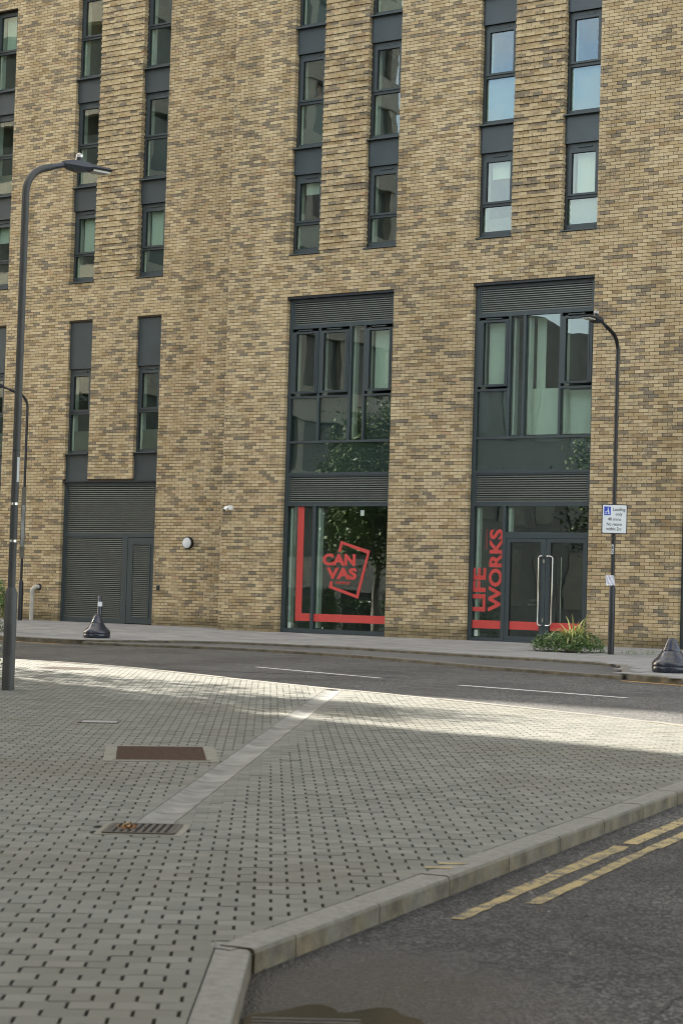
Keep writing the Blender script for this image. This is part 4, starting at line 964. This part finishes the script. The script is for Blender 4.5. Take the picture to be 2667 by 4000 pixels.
spoly('symbol', [circ(-.126, 2.742, .0085), [(-.135, 2.73), (-.120, 2.728), (-.104, 2.67), (-.112, 2.655), (-.132, 2.66)], bar(-.124, 2.66, -.124, 2.618, .012), bar(-.112, 2.66, -.098, 2.618, .012), bar(-.126, 2.70, -.148, 2.668, .008), bar(-.150, 2.672, -.180, 2.626, .007), [(-.168, 2.678), (-.180, 2.660), (-.160, 2.646), (-.150, 2.664)], circ(-.156, 2.624, .008), bar(-.188, 2.640, -.172, 2.622, .005)], .0062, 'signwhite')
tm = lambda u, z: (lambda a, b_: tuple(sp_(u + a, z + b_, .0055)))
text('lettering', 'Loading', 'signblack', sg, tm(-.030, 2.685), .062, .232, .006)
text('lettering', 'only', 'signblack', sg, tm(.020, 2.598), .058, .125, .006)
text('lettering', '40 mins', 'signblack', sg, tm(-.127, 2.498), .060, .250, .006)
text('lettering', 'No return', 'signblack', sg, tm(-.145, 2.402), .060, .285, .006)
text('lettering', 'within 2hr', 'signblack', sg, tm(-.155, 2.310), .062, .300, .006)
for z in (2.40, 2.66): MB().tube([(LR[0], LR[1], z), (LR[0], LR[1], z + .03)], .041, 20).build('clamp', 'steel', sg)
plate('number_plate', tuple(Vector((LR[0], LR[1], 0)) - rt * .018 - fw * .041), .017, 1.86, 2.04, 'signwhite', bpy.data.objects['street_lamp'])
pc_ = Vector((LR[0], LR[1], 0)) - rt * .018 - fw * .0425
for ch_, z in (('1', 1.955), ('5', 1.875)): text('number', ch_, 'signblack', bpy.data.objects['street_lamp'], (lambda z: (lambda a, b_: tuple(pc_ + rt * (a - .010) + UP * (z + b_))))(z), .065, .020, .02)
# paper bill wrapped round the post
pb = MB(); nU, nV = 8, 7; cpos = Vector((LR[0], LR[1], 0))
for j in range(nV + 1):
    for i in range(nU + 1):
        u = -.125 + .17 * i / nU - .02 * j / nV; z = 1.26 + .19 * j / nV + U(-.006, .006) - (.02 if i == nU else 0)
        d = .055 + .010 * math.sin(i * 1.9 + j) + U(-.006, .006); p = cpos + rt * u - fw * d; pb.v.append((p.x, p.y, z)); pb.c.append((0, 0, 0))
for j in range(nV):
    for i in range(nU): a = j * (nU + 1) + i; pb.f.append((a, a + 1, a + nU + 2, a + nU + 1)); pb.mi.append(0)
pb.build('paper_notice', 'paper', None, label='crumpled paper notice in plastic taped round the lamp post', cat='notice')
# ------------------------------------------------------------------ bollards
BP = [(.20, 0), (.262, .004), (.275, .03), (.277, .075), (.272, .082), (.277, .090), (.274, .135), (.262, .150), (.255, .162), (.225, .19), (.19, .225), (.162, .262), (.14, .30), (.135, .303), (.136, .307), (.120, .34), (.10, .39), (.082, .43), (.068, .46), (.05, .482), (.03, .488), (.028, .47), (.001, .46)]
def bell(loc, s, label):
    x, y = loc; g = empty('bell_bollard', (x, y, gz(y)), label, 'bollard', 'bell bollards on the kerb')
    MB().lathe(x, y, gz(y), [(r * s, z * s) for r, z in BP[:8]]).build('base', 'bollard', g, smooth=True)
    MB().lathe(x, y, gz(y), [(r * s, z * s) for r, z in BP[7:]]).build('bell', 'bollard', g, smooth=True)
bell((-27.41, -6.75), 1.0, 'low black bell bollard in front of the louvred doors'); bell((-13.50, -8.90), 1.12, 'large black bell bollard cut off at the right edge')
x, y = -30.2, -3.5; g = empty('post_bollard', (x, y, gz(y)), 'slim black post bollard with a white band near its top', 'bollard')
MB().tube([(x, y, gz(y) - .02), (x, y, .72), (x, y, .735)], [.05, .05, .04], 24).build('post', 'bollard', g, smooth=True); MB().tube([(x, y, .50), (x, y, .605)], .0515, 24).build('white_band', 'signwhite', g, smooth=True)
# ------------------------------------------------------------------ plants
def leafquad(mb, c, s, col, asp=.5, nrm=None):
    d = Vector((U(-1, 1), U(-1, 1), U(-.7, .5))).normalized(); n = (nrm or Vector((U(-1, 1), U(-1, 1), U(.1, 1)))).normalized(); e = d.cross(n)
    if e.length < .1: return
    e = e.normalized() * s * asp * .5; d = d * s; c = Vector(c)
    mb.quad(tuple(c - d * .5), tuple(c + e), tuple(c + d * .5), tuple(c - e), col)
def bush(mb, cx, cy, z0, rx, ry, h, n, s, dark=.5):
    cl = [(U(-.8, .8), U(-.8, .8), U(.3, 1)) for _ in range(22)]
    for _ in range(n):
        if R() < .75: a = random.choice(cl); u, v, w_ = a[0] + random.gauss(0, .13), a[1] + random.gauss(0, .13), a[2] + random.gauss(0, .12)
        else: u, v, w_ = U(-1, 1), U(-1, 1), U(0, .9)
        rr = math.sqrt(u * u + v * v)
        if rr > 1 or w_ < 0: continue
        w_ = min(w_, 1.05); lim = math.sqrt(max(0, 1 - rr * rr)) * .8 + .25
        leafquad(mb, (cx + u * rx, cy + v * ry, z0 + w_ * h * lim), s * U(.6, 1.3), (max(.01, min(1, dark * .6 + R() * .6)), 0, 0))
PC = (-18.35, -3.25)
sheet('planting_bed', rrect(PC[0], PC[1], .66, .46, 0), -.006, 'bed', 'structure')
sh = empty('ground_cover_shrub', (PC[0], PC[1], gz(PC[1])), 'low dark green leafy shrub spreading under the striped leaves by the doors', 'shrub')
mb = MB(); bush(mb, PC[0], PC[1], gz(PC[1]), .80, .55, .40, 3600, .058, .45); mb.build('foliage', 'leaf', sh)
mb = MB()
for k in range(14):
    an = R() * 6.28; mb.tube([(PC[0], PC[1], gz(PC[1])), (PC[0] + .3 * math.cos(an), PC[1] + .25 * math.sin(an), .15), (PC[0] + .6 * math.cos(an), PC[1] + .4 * math.sin(an), .22)], [.008, .006, .003], 5)
mb.build('stem', 'bark', sh)
ph = empty('striped_flax_plant', (PC[0] + .12, PC[1] + .05, gz(PC[1])), 'flax plant with long arching yellow and green striped leaves', 'plant')
def flax(i):
    mb = MB(); an = R() * 6.283; L = U(.42, .86); c = Vector((PC[0] + .15 + U(-.12, .12), PC[1] + .05 + U(-.1, .1), gz(PC[1]) + .02)); d = Vector((math.cos(an), math.sin(an) * .9, 0)); lean = U(.3, 1.35); w0 = U(.022, .036); n = 9
    side = Vector((-d.y, d.x, 0)).normalized(); rows = []
    for k in range(n + 1):
        t_ = k / n; bend = lean * t_ + (1.5 * lean * t_ * t_ if R() < 2 else 0)
        a_ = min(2.6, bend * 1.05)
        c = c + (d * math.sin(a_) + UP * math.cos(a_)) * (L / n) if k else c
        wd = w0 * (1 - t_ ** 2.2) * (.55 + .45 * min(1, t_ * 4)) + .001; rows.append((c.copy(), wd))
    pal = R()
    for k in range(n):
        (p, a), (q, b_) = rows[k], rows[k + 1]
        for s0, s1, col in ((-1, -.45, .9), (-.45, .45, .25 + .2 * pal), (.45, 1, .85)):
            lift = lambda s_: UP * (abs(s_) * .006)
            mb.quad(tuple(p + side * a * s0 + lift(s0)), tuple(p + side * a * s1 + lift(s1)), tuple(q + side * b_ * s1 + lift(s1)), tuple(q + side * b_ * s0 + lift(s0)), (col, 0, 0))
    mb.build('leaf', 'striped', ph)
for i in range(84): flax(i)
wd_ = empty('weed', (-16.7, -3.0, gz(-3)), 'tiny green weeds growing along the wall foot right of the lamp post', 'weed'); mb = MB()
for cx, cy in ((-16.75, -2.95), (-16.45, -2.75), (-17.0, -3.2)):
    for k in range(60): leafquad(mb, (cx + random.gauss(0, .10), cy + random.gauss(0, .08), gz(cy) + abs(random.gauss(0, .05))), .04, (U(.4, .9), 0, 0), .4)
mb.build('foliage', 'leaf', wd_)
es = empty('roadside_shrub', (-30.05, -6.3, gz(-6.3)), 'green shrub at the far left edge behind the near lamp', 'shrub'); mb = MB(); bush(mb, -31.0, -6.25, gz(-6.25), .5, .45, 1.15, 4200, .07, .6); mb.build('foliage', 'leaf', es)
MB().tube([(-31.0, -6.25, gz(-6.25)), (-30.98, -6.25, .5)], [.02, .012], 7).build('stem', 'bark', es)
es = empty('edge_shrub', (-18.95, -18.9, gz(-18.9)), 'wispy dark shrub at the left edge just behind the lamp base', 'shrub'); mb = MB(); bush(mb, -19.05, -18.8, gz(-18.8), .5, .5, .55, 900, .06, .3); mb.build('foliage', 'leaf', es)
MB().tube([(-19.05, -18.8, gz(-18.8)), (-19.05, -18.8, .1)], [.015, .008], 7).build('stem', 'bark', es)
# leaves caught on the grate
lf = MB()
for k in range(40):
    leafquad(lf, (-7.63 + random.gauss(0, .03), -28.95 + random.gauss(0, .025), gz(-29) + .008 + abs(random.gauss(0, .010))), U(.025, .05), (U(.05, 1), 0, 0), .7)
lf.build('dead_leaves', 'dead', None, label='small heap of brown dead leaves lying on the drain grate', cat='leaves')
# grit washed up along the gutter
gr = MB()
for k in range(230):
    p = along(U(1.5, 7.2), abs(random.gauss(.12, .35))) if R() < .7 else along(U(4, 7.4), U(.1, 1.2)); s_ = U(.003, .007) if R() < .93 else U(.007, .014); z = gz(p.y, -.098)
    n = len(gr.v); gr.v += [(p.x + U(-1, 1) * s_, p.y + U(-1, 1) * s_, z + s_ * .8), (p.x + s_, p.y, z), (p.x, p.y + s_, z), (p.x - s_, p.y, z), (p.x, p.y - s_, z)]
    gr.c += [(max(.01, R()), 0, 0)] * 5; gr.f += [(n, n + 1, n + 2), (n, n + 2, n + 3), (n, n + 3, n + 4), (n, n + 4, n + 1)]; gr.mi += [0] * 4
gr.build('gutter_grit', 'grit', None, kind='stuff', label='pale grit and pebbles scattered along the wet gutter', cat='grit')
# ------------------------------------------------------------------ person at the window
def skin_body(name, pts, edges, mname, parent, sub=2):
    me = bpy.data.meshes.new(name); me.from_pydata([p[:3] for p in pts], edges, []); o = bpy.data.objects.new(name, me); COL.objects.link(o)
    md = o.modifiers.new('skin', 'SKIN'); 
    if not me.skin_vertices: me.skin_vertices.new() if hasattr(me.skin_vertices, 'new') else None
    for i, p in enumerate(pts):
        sv = me.skin_vertices[0].data[i]; r = p[3]; sv.radius = r if isinstance(r, tuple) else (r, r); sv.use_root = (i == 0)
    s = o.modifiers.new('sub', 'SUBSURF'); s.levels = sub; s.render_levels = sub
    bpy.context.view_layer.update(); ev = o.evaluated_get(bpy.context.evaluated_depsgraph_get()); nm = bpy.data.meshes.new_from_object(ev)
    o.modifiers.clear(); o.data = nm; nm.materials.clear(); nm.materials.append(M[mname]); nm.polygons.foreach_set('use_smooth', [True] * len(nm.polygons)); setparent(o, parent); return o
PX, PY, PZ = -27.42, .66, 11.42
pe = empty('person', (PX, PY, PZ), 'person in a white T-shirt standing behind the dark upper window', 'person')
B_ = [(0, 0, .90, (.15, .11)), (0, 0, 1.10, (.14, .10)), (0, -.01, 1.28, (.16, .11)), (0, 0, 1.40, (.12, .08)), (0, -.01, 1.48, .052), (0, -.03, 1.55, (.066, .078)), (0, -.035, 1.63, (.076, .094)), (0, -.03, 1.70, (.058, .075)),
      (-.18, 0, 1.38, .062), (-.25, .0, 1.12, .046), (-.22, -.10, .90, .036), (-.21, -.16, .82, .035), (.18, 0, 1.38, .062), (.25, 0, 1.12, .046), (.22, -.10, .90, .036), (.21, -.16, .82, .035),
      (-.10, 0, .80, .085), (-.11, -.01, .48, .058), (-.11, .02, .09, .042), (-.12, -.12, .03, .038), (.10, 0, .80, .085), (.11, -.01, .48, .058), (.11, .02, .09, .042), (.12, -.12, .03, .038), (0, -.115, 1.60, .017)]
E_ = [(0, 1), (1, 2), (2, 3), (3, 4), (4, 5), (5, 6), (6, 7), (3, 8), (8, 9), (9, 10), (10, 11), (3, 12), (12, 13), (13, 14), (14, 15), (0, 16), (16, 17), (17, 18), (18, 19), (0, 20), (20, 21), (21, 22), (22, 23), (6, 24)]
try:
    skin_body('body', [(PX + a, PY + b_, PZ + c, r) for a, b_, c, r in B_], E_, 'skin', pe)
    T_ = [(0, 0, .92, (.17, .13)), (0, 0, 1.10, (.165, .125)), (0, -.01, 1.28, (.18, .13)), (0, 0, 1.395, (.13, .095)), (-.185, 0, 1.37, .085), (-.245, 0, 1.20, .078), (.185, 0, 1.37, .085), (.245, 0, 1.20, .078)]
    skin_body('t_shirt', [(PX + a, PY + b_, PZ + c, r) for a, b_, c, r in T_], [(0, 1), (1, 2), (2, 3), (3, 4), (4, 5), (3, 6), (6, 7)], 'tshirt', pe)
    skin_body('hair', [(PX, PY - .005, PZ + 1.755, (.06, .072)), (PX, PY + .03, PZ + 1.70, (.085, .08)), (PX, PY + .055, PZ + 1.62, (.07, .05))], [(0, 1), (1, 2)], 'hair', pe)
    fm = MB()
    for sx in (-1, 1): fm.tube([(PX + sx * .03, PY - .122, PZ + 1.635), (PX + sx * .03, PY - .128, PZ + 1.635)], .010, 8)
    fm.box(PX - .025, PX + .025, PY - .118, PY - .110, PZ + 1.555, PZ + 1.563); fm.build('facial_features', 'hair', pe)
except Exception as ex: print('person failed', ex)
# ------------------------------------------------------------------ across the road (outside the picture): they shade the square and show in the glass
TB = empty('tower_block', (-54, -23, -.4), 'tall pale banded block across the road, seen reflected in the windows', 'building')
mb = MB(); mb.box(-62, -46.3, -32.2, -13.6, -1, 34); mb.build('glazing', 'dark_glass', TB)
for k in range(10):
    z = -1 + k * 3.4; MB().box(-62.1, -46.0, -32.5, -13.3, z + 2.1, z + 3.4).build('spandrel_band', 'cream', TB)
for k in range(7):
    yy = -32.3 + k * 3.05; MB().box(-46.3, -46.08, yy, yy + .5, -1, 33.8).build('pier', 'cream', TB)
MB().box(-66, -46.9, -70, -32.6, -1, 14.6).build('wing', 'wing_wall', TB)
for k in range(3):
    for j in range(11):
        MB().box(-46.9, -46.85, -68.5 + j * 3.3, -66.6 + j * 3.3, .6 + k * 4.0, 3.2 + k * 4.0).build('wing_window', 'dark_glass', TB)
MB().box(-62.2, -45.9, -32.6, -13.2, 34, 34.4).build('roof', 'roof', TB)
def tree(loc, h, rx, label, n, s):
    x, y = loc; z0 = gz(y); g = empty('birch_tree', (x, y, z0), label, 'tree', 'trees across the road'); mb = MB()
    mb.tube([(x, y, z0 - .1), (x + .05, y, z0 + h * .3), (x - .05, y + .05, z0 + h * .65), (x, y, z0 + h * .97)], [.13, .10, .06, .015], 10)
    ends = []
    for k in range(26):
        t_ = U(.25, .92); an = R() * 6.283; L = rx * U(.5, 1.0) * (1.1 - t_ * .75); b0 = Vector((x, y, z0 + h * t_)); e = b0 + Vector((math.cos(an) * L, math.sin(an) * L, L * U(.1, .5)))
        m_ = (b0 + e) / 2 + Vector((0, 0, L * .18)); mb.tube([b0, m_, e], [.035 * (1.1 - t_), .02, .006], 6); ends += [m_, e, e, (m_ + e) / 2]
    mb.build('trunk', 'bark', g, smooth=True); mb = MB()
    for _ in range(n):
        e = random.choice(ends); d = Vector((random.gauss(0, .32), random.gauss(0, .32), random.gauss(-.12, .38))); leafquad(mb, e + d, s * U(.6, 1.3), (max(.01, R()), 0, 0), .6)
    mb.build('crown', 'birch', g)
tree((-27.2, -16.9), 8.0, 2.5, 'small birch tree left of the picture whose shade dapples the square', 11000, .15)
tree((-34.9, -14.7), 7.4, 2.6, 'drooping birch tree across the road, reflected in the shop window', 15000, .15)
hd = empty('hedge', (-37, -15.6, gz(-15.6)), 'low clipped hedge across the road, reflected in the foot of the shop window', 'hedge'); mb = MB()
for k in range(9000): leafquad(mb, (U(-46, -31), -15.6 + U(-.4, .4), gz(-15.6) + U(.02, 1) ** .7 * 1.05), .11 * U(.6, 1.3), (max(.01, R() * .8), 0, 0), .55)
mb.build('foliage', 'leaf', hd)

OB = empty('added_shade_block', (8, -52, -.9), 'tall grey block added unseen behind the viewpoint to darken the foreground', 'building')  # added unseen block that takes sky light off the near ground
MB().box(-24, 40, -66, -42.0, -2, 24).build('wall', 'wing_wall', OB); MB().box(-24.3, 40.3, -66.3, -41.7, 24, 24.5).build('roof', 'roof', OB)
for k in range(6):
    for j in range(18): MB().box(-22.8 + j * 3.4, -20.6 + j * 3.4, -42.02, -41.96, .5 + k * 3.6, 2.9 + k * 3.6).build('window', 'dark_glass', OB)
